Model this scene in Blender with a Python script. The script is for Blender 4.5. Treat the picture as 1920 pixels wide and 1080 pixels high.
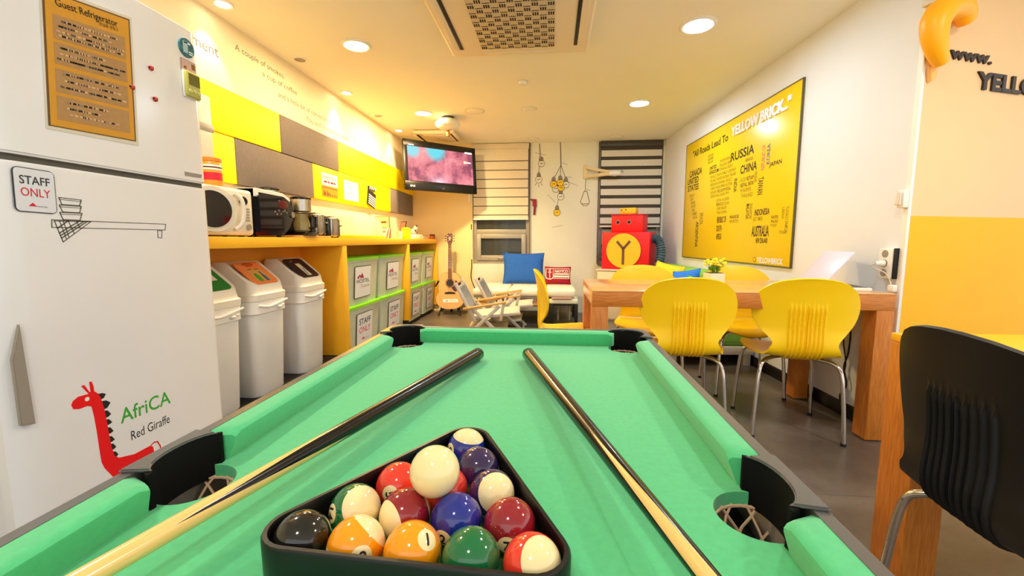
import bpy, bmesh, math, random
from mathutils import Matrix, Vector
for _o in list(bpy.data.objects):
    bpy.data.objects.remove(_o)
SC = bpy.context.scene
COL = SC.collection
PI = math.pi
# ---------------------------------------------------------------- camera, world, exposure
cd = bpy.data.cameras.new('camera'); cam = bpy.data.objects.new('camera', cd); COL.objects.link(cam)
cd.sensor_width = 36.0; cd.lens = 15.0; cd.clip_start = 0.02; cd.clip_end = 60
cam.matrix_world = Matrix(((0.99568725, -0.01025775, 0.09220451, 0.0),
                           (0.09277334, 0.11009103, -0.98958227, 0.0),
                           (0.0, 0.99386857, 0.11056788, 1.06),
                           (0, 0, 0, 1)))
SC.camera = cam
W = bpy.data.worlds.new('world'); SC.world = W; W.use_nodes = True
bg = W.node_tree.nodes['Background']
bg.inputs[0].default_value = (1.0, 0.98, 0.945, 1); bg.inputs[1].default_value = 1.2
SC.view_settings.view_transform = 'Standard'; SC.view_settings.look = 'None'
SC.view_settings.gamma = 1.0; SC.view_settings.exposure = 0.32
SC.view_settings.use_curve_mapping = False
SC.cycles.max_bounces = 8; SC.cycles.diffuse_bounces = 5; SC.cycles.glossy_bounces = 4
SC.cycles.transmission_bounces = 6; SC.cycles.transparent_max_bounces = 8
SC.cycles.sample_clamp_indirect = 4.0
SC.cycles.caustics_reflective = False; SC.cycles.caustics_refractive = False
SC.cycles.use_denoising = True
WARM = (1.0, 0.70, 0.34); WARM2 = (1.0, 0.95, 0.88); COOL = (0.70, 0.87, 1.0)
LAMP_W = 13.0
WASH_W = 14.0

# ---------------------------------------------------------------- materials
def lin(c):
    if isinstance(c, str):
        c = tuple(int(c[i:i+2], 16)/255 for i in (0, 2, 4))
    return tuple((v/12.92 if v <= 0.04045 else ((v+0.055)/1.055)**2.4) for v in c) + (1.0,)
MATS = {}
def mat(name, col, rough=0.5, metal=0.0, spec=0.5, noise=0.0, nscale=30.0, bump=0.0, bscale=200.0,
        emit=None, estr=0.0, alpha=1.0, trans=0.0, coat=0.0, stretch=None, col2=None, sheen=0.0, ior=1.45):
    if name in MATS: return MATS[name]
    m = bpy.data.materials.new(name); m.use_nodes = True
    nt = m.node_tree; b = nt.nodes['Principled BSDF']; L = nt.links
    c = lin(col)
    b.inputs['Base Color'].default_value = c
    b.inputs['Roughness'].default_value = rough; b.inputs['Metallic'].default_value = metal
    b.inputs['Specular IOR Level'].default_value = spec; b.inputs['IOR'].default_value = ior
    b.inputs['Alpha'].default_value = alpha; b.inputs['Transmission Weight'].default_value = trans
    b.inputs['Coat Weight'].default_value = coat; b.inputs['Sheen Weight'].default_value = sheen
    if emit is not None:
        b.inputs['Emission Color'].default_value = lin(emit) if not isinstance(emit, tuple) else emit + (1.0,)
        b.inputs['Emission Strength'].default_value = estr
    tc = None
    if noise > 0 or bump > 0 or col2 is not None:
        tc = nt.nodes.new('ShaderNodeTexCoord')
        mp = nt.nodes.new('ShaderNodeMapping'); L.new(tc.outputs['Object'], mp.inputs[0])
        if stretch: mp.inputs['Scale'].default_value = stretch
    if noise > 0 or col2 is not None:
        n = nt.nodes.new('ShaderNodeTexNoise'); n.inputs['Scale'].default_value = nscale
        n.inputs['Detail'].default_value = 5; L.new(mp.outputs[0], n.inputs['Vector'])
        r = nt.nodes.new('ShaderNodeMix'); r.data_type = 'RGBA'
        a = c; bb = lin(col2) if col2 is not None else tuple(min(1, v*(1-noise)) for v in c[:3]) + (1,)
        r.inputs[6].default_value = a; r.inputs[7].default_value = bb
        mr = nt.nodes.new('ShaderNodeMapRange'); mr.inputs[1].default_value = 0.35; mr.inputs[2].default_value = 0.65
        L.new(n.outputs['Fac'], mr.inputs[0]); L.new(mr.outputs[0], r.inputs[0])
        L.new(r.outputs[2], b.inputs['Base Color'])
    if bump > 0:
        n2 = nt.nodes.new('ShaderNodeTexNoise'); n2.inputs['Scale'].default_value = bscale
        n2.inputs['Detail'].default_value = 3; L.new(mp.outputs[0], n2.inputs['Vector'])
        bp = nt.nodes.new('ShaderNodeBump'); bp.inputs['Strength'].default_value = bump; bp.inputs['Distance'].default_value = 0.002
        L.new(n2.outputs['Fac'], bp.inputs['Height']); L.new(bp.outputs[0], b.inputs['Normal'])
    MATS[name] = m
    return m
def emis(name, col, s):
    return mat(name, 'ffffff', emit=col, estr=s)

M_WALL = mat('cream_wall_paint', 'e7e8d8', 0.75, noise=0.03, nscale=3, bump=0.05, bscale=90)
M_WALLR = mat('right_wall_paint', 'e4e9ec', 0.75, noise=0.03, nscale=3, bump=0.05, bscale=90)
M_WALLGLOW = mat('cream_wall_lamp_glow', 'f8dfa2', 0.75, noise=0.03, nscale=3, bump=0.05, bscale=90)  # cream wall again, with the warm lamp's yellow light put into the colour
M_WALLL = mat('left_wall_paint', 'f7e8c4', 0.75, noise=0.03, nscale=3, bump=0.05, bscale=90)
M_CEIL = mat('ceiling_paint', 'f5f3e6', 0.85, noise=0.02, nscale=2)
M_YWALL = mat('yellow_wall_paint', 'fcbc05', 0.55, spec=0.3, noise=0.03, nscale=2)
M_PEACH = mat('peach_wall_paint', 'eecb98', 0.6, noise=0.03, nscale=2)
M_WHITE = mat('white_paint', 'f4f1e8', 0.5)
M_WPL = mat('white_plastic', 'efece2', 0.35)
M_WPL2 = mat('off_white_plastic', 'dcd6c6', 0.4, noise=0.04, nscale=8)
M_FRIDGE = mat('refrigerator_enamel', 'efeff0', 0.22, noise=0.03, nscale=3, spec=0.45)
M_GREYPL = mat('grey_plastic', '9a9388', 0.4)
M_DGREY = mat('dark_grey_plastic', '4a4743', 0.35)
M_BLACK = mat('black_plastic', '0c0b0b', 0.35)
M_BLACKM = mat('black_matte', '101010', 0.6)
M_GBLACK = mat('gloss_black', '080606', 0.08, coat=0.5)
M_INK = mat('black_ink', '1c1a18', 0.7)
M_RED = mat('red_paint', 'f0141c', 0.42)
M_INKR = mat('red_ink', 'd51a35', 0.6)
M_INKG = mat('green_ink', '3fae3c', 0.5)
M_QUOTE = mat('quote_ink', '5c544a', 0.7)
M_INKO = mat('olive_ink', '8f8414', 0.6)
M_INKGREY = mat('grey_ink', '8a8378', 0.7)
M_BLUEI = mat('blue_ink', '3d4f9a', 0.6)
M_PAPER = mat('white_paper', 'f7f5ef', 0.6)
M_ORANGEP = mat('orange_paper', 'd99a22', 0.5, noise=0.05, nscale=20)
M_TANP = mat('tan_print', 'b58a52', 0.5, noise=0.08, nscale=60)
M_CHROME = mat('chrome', 'd8d4cc', 0.12, 1.0)
M_STEEL = mat('brushed_steel', 'c5beb2', 0.28, 1.0, noise=0.25, nscale=40, stretch=(12, 12, 0.4))
M_ALU = mat('window_aluminium', 'a9a49a', 0.4, 0.2)
M_YBOARD = mat('yellow_wall_board', 'ffdf04', 0.6, spec=0.3)
M_GBOARD = mat('grey_felt_board', '7d726b', 0.95, noise=0.1, nscale=60, bump=0.3, bscale=400)
M_SHELF = mat('orange_yellow_laminate', 'ffbf28', 0.45, noise=0.04, nscale=6)
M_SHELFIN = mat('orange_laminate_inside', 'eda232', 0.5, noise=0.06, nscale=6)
M_WOOD = mat('oak_veneer', 'd08434', 0.38, col2='ba6c22', nscale=14, stretch=(1, 12, 12), bump=0.05, bscale=60)
M_WOODZ = mat('oak_veneer_upright', 'd08434', 0.38, col2='ba6c22', nscale=14, stretch=(12, 12, 1), bump=0.05, bscale=60)
M_WOODTOP = mat('oak_surface_glare', 'e6b272', 0.16, col2='dca25e', nscale=10, stretch=(1, 10, 10))  # paler than the veneer: bright glare on the top painted into the colour
M_LWOOD = mat('light_wood', 'e2b26c', 0.45, col2='d09a52', nscale=12, stretch=(1, 10, 10))
M_YCHAIR = mat('yellow_chair_plastic', 'ffd40e', 0.32, spec=0.5)
M_BCHAIR = mat('black_chair_plastic', '0d0d0d', 0.45)
M_CLOTH = mat('green_pool_cloth', '4fbf80', 0.95, noise=0.08, nscale=120, bump=0.12, bscale=1400, sheen=0.3)
M_TRIM = mat('grey_rail_trim', '5e5c5a', 0.2, spec=0.7)
M_POCKET = mat('black_pocket_liner', '0b0a0a', 0.75, spec=0.15)
M_NET = mat('net_string', 'dcb996', 0.9)
M_TABLEB = mat('pool_table_body', '2b2623', 0.5)
M_GREENLID = mat('lime_box_lid', '86d81c', 0.35)
M_BOX = mat('clear_grey_box', 'd3dcc6', 0.3, noise=0.1, nscale=10, alpha=0.88)
M_BLUECUSH = mat('blue_cushion', '2563c4', 0.9, noise=0.15, nscale=60, bump=0.3, bscale=300)
M_MAROON = mat('maroon_cushion', 'a3172f', 0.9, noise=0.1, nscale=60, bump=0.3, bscale=300)
M_PINKINK = mat('cream_print', 'f6dcd6', 0.8)
M_CREAMF = mat('cream_upholstery', 'efe9d6', 0.6, noise=0.04, nscale=8)
M_GREENF = mat('green_upholstery', '86c24e', 0.85, noise=0.1, nscale=20, bump=0.2, bscale=300)
M_YCUSH = mat('yellow_cushion', 'f9d22a', 0.9, noise=0.08, nscale=40)
M_CANVAS = mat('grey_canvas', '8d929a', 0.9, noise=0.1, nscale=80, bump=0.2, bscale=600)
M_CANVAS2 = mat('beige_canvas', 'cfc6b4', 0.9, noise=0.08, nscale=60)
M_ALUW = mat('pale_aluminium_bar', 'd2cabb', 0.35, 0.3)
M_BAG = mat('white_bin_liner', 'efece6', 0.35, bump=0.5, bscale=60)
M_BIN = mat('grey_white_bin', 'ececea', 0.4, noise=0.04, nscale=5)
M_BINLID = mat('cream_bin_lid', 'e8e2d3', 0.35)
M_HOSE = mat('blue_grey_hose', '4a6678', 0.5)

def floor_mat():
    m = bpy.data.materials.new('polished_concrete_tiles'); m.use_nodes = True
    nt = m.node_tree; b = nt.nodes['Principled BSDF']; L = nt.links
    tc = nt.nodes.new('ShaderNodeTexCoord')
    n1 = nt.nodes.new('ShaderNodeTexNoise'); n1.inputs['Scale'].default_value = 1.6; n1.inputs['Detail'].default_value = 8; n1.inputs['Roughness'].default_value = 0.65
    n2 = nt.nodes.new('ShaderNodeTexNoise'); n2.inputs['Scale'].default_value = 60; n2.inputs['Detail'].default_value = 4
    L.new(tc.outputs['Object'], n1.inputs['Vector']); L.new(tc.outputs['Object'], n2.inputs['Vector'])
    cr = nt.nodes.new('ShaderNodeValToRGB')
    cr.color_ramp.elements[0].position = 0.35; cr.color_ramp.elements[0].color = lin('5e544c')
    cr.color_ramp.elements[1].position = 0.68; cr.color_ramp.elements[1].color = lin('81786d')
    L.new(n1.outputs['Fac'], cr.inputs[0])
    mx = nt.nodes.new('ShaderNodeMix'); mx.data_type = 'RGBA'; mx.blend_type = 'MULTIPLY'; mx.inputs[0].default_value = 0.35
    L.new(cr.outputs[0], mx.inputs[6]); L.new(n2.outputs['Color'], mx.inputs[7])
    br = nt.nodes.new('ShaderNodeTexBrick'); br.offset = 0.0
    br.inputs['Scale'].default_value = 1.0; br.inputs['Mortar Size'].default_value = 0.0025
    br.inputs['Brick Width'].default_value = 0.9; br.inputs['Row Height'].default_value = 0.9
    br.inputs['Color1'].default_value = (1, 1, 1, 1); br.inputs['Color2'].default_value = (.93, .93, .93, 1); br.inputs['Mortar'].default_value = (.55, .55, .55, 1)
    L.new(tc.outputs['Object'], br.inputs['Vector'])
    m2 = nt.nodes.new('ShaderNodeMix'); m2.data_type = 'RGBA'; m2.blend_type = 'MULTIPLY'; m2.inputs[0].default_value = 1
    L.new(mx.outputs[2], m2.inputs[6]); L.new(br.outputs['Color'], m2.inputs[7])
    L.new(m2.outputs[2], b.inputs['Base Color'])
    b.inputs['Roughness'].default_value = 0.3
    return m
M_FLOOR = floor_mat()

# ---------------------------------------------------------------- mesh helpers
class MB:
    """collects shapes into one mesh"""
    def __init__(s): s.bm = bmesh.new(); s.mats = []
    def mi(s, m):
        if m not in s.mats: s.mats.append(m)
        return s.mats.index(m)
    def merge(s, t, m, M=None, recalc=True):
        if recalc: bmesh.ops.recalc_face_normals(t, faces=t.faces[:])
        if M is not None:
            t.transform(M)
            if M.to_3x3().determinant() < 0: bmesh.ops.reverse_faces(t, faces=t.faces[:])
        k = s.mi(m)
        for f in t.faces: f.material_index = k; f.smooth = True
        me = bpy.data.meshes.new('t'); t.to_mesh(me); t.free()
        s.bm.from_mesh(me); bpy.data.meshes.remove(me)
    def box(s, c, d, m, bev=0.0, seg=2, M=None, rot=None):
        t = bmesh.new(); bmesh.ops.create_cube(t, size=1.0)
        bmesh.ops.scale(t, vec=d, verts=t.verts)
        if bev > 0:
            bmesh.ops.bevel(t, geom=t.edges[:], offset=min(bev, min(d)*0.49), segments=seg, profile=0.5, affect='EDGES')
        X = Matrix.Translation(c)
        if rot is not None: X = X @ rot
        s.merge(t, m, X if M is None else M @ X); return s
    def bb(s, a, b, m, bev=0.0, seg=2, M=None):
        return s.box([(a[i]+b[i])/2 for i in range(3)], [abs(b[i]-a[i]) for i in range(3)], m, bev, seg, M)
    def cyl(s, p, q, r, m, r2=None, n=20, caps=True, M=None):
        p = Vector(p); q = Vector(q); d = q-p
        t = bmesh.new(); bmesh.ops.create_cone(t, cap_ends=caps, segments=n, radius1=r, radius2=r if r2 is None else r2, depth=d.length)
        X = Matrix.Translation((p+q)/2) @ d.to_track_quat('Z', 'Y').to_matrix().to_4x4()
        s.merge(t, m, X if M is None else M @ X); return s
    def sph(s, c, r, m, n=24, sc=(1, 1, 1), M=None):
        t = bmesh.new(); bmesh.ops.create_uvsphere(t, u_segments=n, v_segments=max(6, n//2), radius=r)
        bmesh.ops.scale(t, vec=sc, verts=t.verts)
        X = Matrix.Translation(c); s.merge(t, m, X if M is None else M @ X); return s
    def tube(s, pts, r, m, n=8, M=None, closed=False):
        P = [Vector(p) for p in pts]; t = bmesh.new(); rings = []
        R = r if isinstance(r, (list, tuple)) else [r]*len(P)
        up = None
        for i, p in enumerate(P):
            if closed: d = P[(i+1) % len(P)]-P[i-1]
            else: d = P[min(i+1, len(P)-1)]-P[max(i-1, 0)]
            d.normalize()
            if up is None:
                up = Vector((0, 0, 1)) if abs(d.z) < 0.9 else Vector((1, 0, 0))
            a = d.cross(up); a.normalize(); b = a.cross(d); up = b
            rings.append([t.verts.new(p+R[i]*(math.cos(2*PI*k/n)*a+math.sin(2*PI*k/n)*b)) for k in range(n)])
        m_ = len(P) if closed else len(P)-1
        for i in range(m_):
            A = rings[i]; B = rings[(i+1) % len(P)]
            for k in range(n): t.faces.new((A[k], A[(k+1) % n], B[(k+1) % n], B[k]))
        if not closed:
            t.faces.new(rings[0][::-1]); t.faces.new(rings[-1])
        s.merge(t, m, M); return s
    def lathe(s, prof, m, n=32, M=None, cap=True):
        t = bmesh.new(); rings = []
        for r, z in prof:
            rings.append([t.verts.new((max(r, 1e-5)*math.cos(2*PI*k/n), max(r, 1e-5)*math.sin(2*PI*k/n), z)) for k in range(n)])
        for i in range(len(rings)-1):
            for k in range(n): t.faces.new((rings[i][k], rings[i][(k+1) % n], rings[i+1][(k+1) % n], rings[i+1][k]))
        if cap:
            t.faces.new(rings[0][::-1]); t.faces.new(rings[-1])
        s.merge(t, m, M); return s
    def prism(s, poly, h, m, M=None, bev=0.0):
        """polygon in local xy, extruded from z=0 to z=h"""
        t = bmesh.new(); vs = [t.verts.new((x, y, 0)) for x, y in poly]
        f = t.faces.new(vs)
        if h:
            r = bmesh.ops.extrude_face_region(t, geom=[f])
            bmesh.ops.translate(t, vec=(0, 0, h), verts=[v for v in r['geom'] if isinstance(v, bmesh.types.BMVert)])
        if bev > 0:
            bmesh.ops.bevel(t, geom=[e for e in t.edges if abs((e.verts[0].co-e.verts[1].co).z) < 1e-6], offset=bev, segments=2, affect='EDGES')
        bmesh.ops.triangulate(t, faces=[f for f in t.faces if len(f.verts) > 4])
        s.merge(t, m, M); return s
    def grid(s, f, nu, nv, m, M=None, closed_u=False):
        t = bmesh.new(); V = [[t.verts.new(f(i/nu, j/nv)) for j in range(nv+1)] for i in range(nu+(0 if closed_u else 1))]
        for i in range(nu):
            for j in range(nv):
                A = V[i]; B = V[(i+1) % len(V)]
                t.faces.new((A[j], B[j], B[j+1], A[j+1]))
        s.merge(t, m, M, recalc=True); return s
    def stroke(s, pts, w, m, M=None, h=0.0006, closed=False):
        """a flat printed line of width w through local xy points"""
        n = len(pts)
        for i in range(n if closed else n-1):
            (x0, y0), (x1, y1) = pts[i], pts[(i+1) % n]
            d = math.hypot(x1-x0, y1-y0)
            if d < 1e-6: continue
            ux, uy = (x1-x0)/d*w/2, (y1-y0)/d*w/2
            s.prism([(x0-ux+uy, y0-uy-ux), (x1+ux+uy, y1+uy-ux), (x1+ux-uy, y1+uy+ux), (x0-ux-uy, y0-uy+ux)], h, m, M)
        return s
    def text(s, body, m, M, w=None, h=None, x=0, y=0, ext=0.0, bold=0.0, shear=0.0, align='l', rot=0.0):
        """lettering whose lower left corner (or centre) sits at local x, y; fitted to width w and height h"""
        vs, fs = text_mesh(body, bold, shear)
        xs = [v[0] for v in vs]; ys = [v[1] for v in vs]
        bw = max(xs)-min(xs); bh = max(ys)-min(ys)
        sx = w/bw if w else None; sy = h/bh if h else None
        if sx is None: sx = sy
        if sy is None: sy = sx
        ox, oy = -min(xs), -min(ys)
        if align == 'c': ox -= bw/2; oy -= bh/2
        t = bmesh.new()
        V = [t.verts.new(((v[0]+ox)*sx, (v[1]+oy)*sy, 0)) for v in vs]
        for f in fs:
            try: t.faces.new([V[i] for i in f])
            except ValueError: pass
        if ext > 0:
            r = bmesh.ops.extrude_face_region(t, geom=t.faces[:])
            bmesh.ops.translate(t, vec=(0, 0, ext), verts=[v for v in r['geom'] if isinstance(v, bmesh.types.BMVert)])
            bmesh.ops.recalc_face_normals(t, faces=t.faces[:])
        X = Matrix.Translation((x, y, 0.0004)) @ Matrix.Rotation(rot, 4, 'Z')
        s.merge(t, m, M @ X, recalc=False); return s
    def mesh(s, name, sharp=38):
        me = bpy.data.meshes.new(name); s.bm.to_mesh(me); s.bm.free()
        for m in s.mats: me.materials.append(m)
        me.set_sharp_from_angle(angle=math.radians(sharp))
        return me
_TX = {}
def text_mesh(body, bold=0.0, shear=0.0):
    k = (body, bold, shear)
    if k not in _TX:
        c = bpy.data.curves.new('t', 'FONT'); c.body = body; c.resolution_u = 3; c.offset = bold; c.shear = shear
        o = bpy.data.objects.new('t', c); me = bpy.data.meshes.new_from_object(o)
        _TX[k] = ([tuple(v.co) for v in me.vertices], [tuple(p.vertices) for p in me.polygons])
        bpy.data.objects.remove(o); bpy.data.curves.remove(c); bpy.data.meshes.remove(me)
    return _TX[k]
def FR(o, x, y=(0, 0, 1)):
    """frame with origin o, local x along x, local y along y, local z out of the surface"""
    x = Vector(x).normalized(); y = Vector(y).normalized(); z = x.cross(y)
    M = Matrix.Identity(4)
    for i in range(3):
        M[i][0] = x[i]; M[i][1] = y[i]; M[i][2] = z[i]; M[i][3] = o[i]
    return M
WM = {}
def tag(o, label, cat, group=None):
    o['label'] = label; o['category'] = cat
    if group: o['group'] = group
    return o
def thing(name, label, cat, loc=(0, 0, 0), rotz=0.0, group=None):
    o = bpy.data.objects.new(name, None); COL.objects.link(o); o.empty_display_size = 0.1
    o.location = loc; o.rotation_euler = (0, 0, rotz)
    WM[o.name] = Matrix.Translation(loc) @ Matrix.Rotation(rotz, 4, 'Z')
    return tag(o, label, cat, group)
def part(name, mb, parent, world=False, label=None, sharp=38):
    me = mb.mesh(name, sharp) if isinstance(mb, MB) else mb
    Mp = WM[parent.name]
    if world: me.transform(Mp.inverted())
    o = bpy.data.objects.new(name, me); COL.objects.link(o); o.parent = parent
    WM[o.name] = Mp
    if label: o['label'] = label
    return o
def solo(name, mb, label, cat, loc=(0, 0, 0), rotz=0.0, group=None, world=False, sharp=38):
    me = mb.mesh(name, sharp) if isinstance(mb, MB) else mb
    M = Matrix.Translation(loc) @ Matrix.Rotation(rotz, 4, 'Z')
    if world: me.transform(M.inverted())
    o = bpy.data.objects.new(name, me); COL.objects.link(o); o.location = loc; o.rotation_euler = (0, 0, rotz)
    WM[o.name] = M
    return tag(o, label, cat, group)
def struct(name, mb, sharp=38):
    o = bpy.data.objects.new(name, mb.mesh(name, sharp)); COL.objects.link(o); o['kind'] = 'structure'
    WM[o.name] = Matrix.Identity(4); return o
def dup(root, loc, rotz, label, group=None):
    """a copy of a thing with copies of its parts and their sub-parts"""
    r = root.copy(); COL.objects.link(r); r.location = loc; r.rotation_euler = (0, 0, rotz)
    WM[r.name] = Matrix.Translation(loc) @ Matrix.Rotation(rotz, 4, 'Z')
    r['label'] = label
    if group: r['group'] = group
    for ch in list(root.children):
        c = ch.copy(); COL.objects.link(c); c.parent = r; WM[c.name] = WM[r.name]
        for g in list(ch.children):
            d = g.copy(); COL.objects.link(d); d.parent = c; WM[d.name] = WM[r.name]
    return r
def rrect(w, h, r, n=5):
    """rounded rectangle polygon centred at 0"""
    P = []
    for cx, cy, a0 in ((w/2-r, h/2-r, 0), (-w/2+r, h/2-r, PI/2), (-w/2+r, -h/2+r, PI), (w/2-r, -h/2+r, 1.5*PI)):
        for k in range(n+1):
            a = a0+PI/2*k/n; P.append((cx+r*math.cos(a), cy+r*math.sin(a)))
    return P
def circ(r, n=28, cx=0, cy=0, ry=None):
    return [(cx+r*math.cos(2*PI*k/n), cy+(ry or r)*math.sin(2*PI*k/n)) for k in range(n)]
def lerp(a, b, t): return a+(b-a)*t
def interp(T, x):
    """piecewise linear through (x, y) pairs"""
    if x <= T[0][0]: return T[0][1]
    for (x0, y0), (x1, y1) in zip(T, T[1:]):
        if x <= x1: return y0+(y1-y0)*(x-x0)/(x1-x0)
    return T[-1][1]
def smooth_path(P, k=6):
    """Catmull-Rom through points"""
    P = [Vector(p) for p in P]; out = []
    for i in range(len(P)-1):
        p0 = P[max(i-1, 0)]; p1 = P[i]; p2 = P[i+1]; p3 = P[min(i+2, len(P)-1)]
        for j in range(k):
            t = j/k
            out.append(0.5*((2*p1)+(-p0+p2)*t+(2*p0-5*p1+4*p2-p3)*t*t+(-p0+3*p1-3*p2+p3)*t**3))
    out.append(P[-1]); return out
# ================================================================ the setting
CH = 2.45                                 # ceiling height
XL = -2.08                                # left wall
YF = 6.30                                 # far wall
A_R = Vector((1.56, YF)); C_R = Vector((1.799, 2.37))      # right wall from far corner to near corner
d_R = (C_R-A_R).normalized()
RW = FR((A_R.x, A_R.y, 0), (d_R.x, d_R.y, 0))              # on the right wall: x runs from the far corner to the camera
LW = FR((XL, 0, 0), (0, 1, 0))                             # on the left wall: x = world y
FW = FR((0, YF, 0), (1, 0, 0))                             # on the far wall: x = world x
YW = FR((C_R.x, C_R.y, 0), (0.94, 0.342, 0))               # on the yellow wall beyond the corner
L_R = (C_R-A_R).length

f = MB(); f.bb((-2.3, -1.9, -0.1), (4.2, 6.6, 0), M_FLOOR); struct('floor', f)
f = MB(); f.bb((-2.3, -1.9, CH), (4.2, 6.6, CH+0.1), M_CEIL); struct('ceiling', f)
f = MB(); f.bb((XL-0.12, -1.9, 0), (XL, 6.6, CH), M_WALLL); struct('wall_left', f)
f = MB()
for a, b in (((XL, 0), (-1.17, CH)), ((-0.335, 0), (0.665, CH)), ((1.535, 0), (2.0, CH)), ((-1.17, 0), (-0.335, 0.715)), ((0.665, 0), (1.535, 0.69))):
    f.bb((a[0], YF, a[1]), (b[0], YF+0.2, b[1]), M_WALLGLOW if b[0] < -1.1 else M_WALL)
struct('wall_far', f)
f = MB(); f.bb((-0.1, 0, -0.12), (L_R-0.12, CH, 0), M_WALLR, M=RW); f.bb((L_R-0.12, 0, -0.012), (L_R, CH, 0), M_WALLR, M=RW); struct('wall_right', f)
f = MB(); f.bb((0.008, 1.185, -0.02), (2.6, CH, 0), M_PEACH, M=YW); f.bb((0.008, 0, -0.02), (2.6, 1.185, 0), M_YWALL, M=YW)
struct('wall_near', f)
f = MB(); f.bb((0, 0, 0), (L_R, 0.085, 0.014), mat('black_baseboard', '15120f', 0.3), 0.003, M=RW); struct('baseboard_right', f)
f = MB(); f.bb((L_R-0.026, 0.0, 0), (L_R+0.006, CH, 0.008), M_WHITE, 0.004, M=RW); struct('trim_1', f)
# dark building wall outside; top, bottom and sides added to shut out world light
M_NIGHT = mat('night_building', '4a4640', 0.9, noise=0.4, nscale=2.2)
f = MB(); f.bb((-2.2, 8.3, -0.5), (2.6, 8.4, 3.2), M_NIGHT); f.bb((-2.2, 6.5, -0.6), (2.6, 8.4, -0.5), M_NIGHT); f.bb((-2.2, 6.5, 3.2), (2.6, 8.4, 3.3), M_NIGHT)
f.bb((-2.3, 6.5, -0.5), (-2.2, 8.4, 3.2), M_NIGHT); f.bb((2.6, 6.5, -0.5), (2.7, 8.4, 3.2), M_NIGHT)
f.bb((-1.1, 8.1, -0.5), (-0.85, 8.3, 3.2), mat('outside_column', '857a68', 0.8)); f.bb((-1.9, 8.22, 0.9), (-1.3, 8.3, 1.9), mat('outside_window', '1c2226', 0.2))
struct('wall_outside_light_shield', f)
M_GLASS = mat('window_glass', 'b9c3c0', 0.03, alpha=0.25, spec=0.8)
M_PANED = mat('window_tint', '5b5f58', 0.05, alpha=0.35, spec=0.8)
def window(name, x0, x1, z0):
    w = MB(); y0, y1 = YF+0.05, YF+0.11
    for a, b in (((x0, z0), (x0+0.05, 2.43)), ((x1-0.05, z0), (x1, 2.43)), ((x0+0.05, z0), (x1-0.05, z0+0.05)), ((x0+0.05, 2.39), (x1-0.05, 2.43)), ((x0+0.05, 1.155), (x1-0.05, 1.225))):
        w.bb((a[0], y0, a[1]), (b[0], y1, b[1]), M_ALU, 0.004)
    o = struct(name, w)
    s = MB(); a0, a1, b0, b1 = x0+0.05, x1-0.05, z0+0.05, 1.155      # lower sash
    for a, b in (((a0, b0), (a0+0.065, b1)), ((a1-0.065, b0), (a1, b1)), ((a0+0.065, b0), (a1-0.065, b0+0.075)), ((a0+0.065, b1-0.065), (a1-0.065, b1))):
        s.bb((a[0], y0-0.025, a[1]), (b[0], y1-0.02, b[1]), M_ALU, 0.006)
    part('window_frame', s, o)
    g = MB(); g.bb((a0+0.05, y0+0.02, b0+0.05), (a1-0.05, y0+0.027, b1-0.05), M_PANED); g.bb((x0+0.04, y0+0.02, 1.2), (x1-0.04, y0+0.027, 2.41), M_PANED)
    part('pane', g, o)
    h = MB(); h.bb(((a0+a1)/2-0.045, y0-0.04, b0+0.02), ((a0+a1)/2+0.045, y0-0.025, b0+0.045), M_STEEL, 0.004); part('handle', h, o)
window('window_1', -1.17, -0.335, 0.715)
window('window_2', 0.665, 1.535, 0.69)

M_BLIND = mat('cream_blind_fabric', 'e6dcc4', 0.85, noise=0.05, nscale=30)
M_BLINDW = mat('white_blind_fabric', 'e4e1d8', 0.85, noise=0.04, nscale=30)
M_BLINDD = mat('dark_blind_mesh', '4b4740', 0.9)
M_CORD = mat('dark_side_cord', '3a1512', 0.6)
def blind(label, x0, x1, zb, period, dark, white, shift, yb, sides):
    t = thing('roller_blind', label, 'window blind', ((x0+x1)/2, yb, zb))
    b = MB(); b.bb((x0, yb-0.03, 2.37), (x1, yb+0.03, 2.445), M_DGREY if white else M_BLIND, 0.01); part('headbox', b, t, True)
    b = MB(); z = 2.37
    mw = M_BLINDW if white else M_BLIND
    k = 0
    z = 2.372 - shift
    b.bb((x0+0.01, yb-0.003, z), (x1-0.01, yb+0.003, 2.372), M_BLINDD if white else mw)
    while z > zb+0.02:
        z1 = max(z-(period-dark), zb); b.bb((x0+0.01, yb-0.005, z1), (x1-0.01, yb+0.003, z), mw)
        z2 = max(z1-dark, zb)
        if z2 < z1: b.bb((x0+0.01, yb-0.001, z2), (x1-0.01, yb+0.001, z1), M_BLINDD)
        z = z2
    part('fabric', b, t, True)
    b = MB(); b.bb((x0+0.005, yb-0.012, zb-0.025), (x1-0.005, yb+0.012, zb), M_WPL, 0.005); part('bottom_bar', b, t, True)
    for sx in sides:
        b = MB(); b.bb((sx-0.006, yb-0.02, zb-0.6 if not white else zb-0.55), (sx+0.006, yb-0.008, 2.44), M_CORD, 0.002); part('side_cord', b, t, True)
blind('cream slatted blind on the left window beside the television', -1.165, -0.34, 1.385, 0.128, 0.012, False, 0.05, YF-0.012, (-0.325,))
blind('black and white striped blind behind the red robot', 0.672, 1.528, 1.275, 0.1335, 0.048, True, 0.05, YF-0.012, (0.652,))

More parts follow.
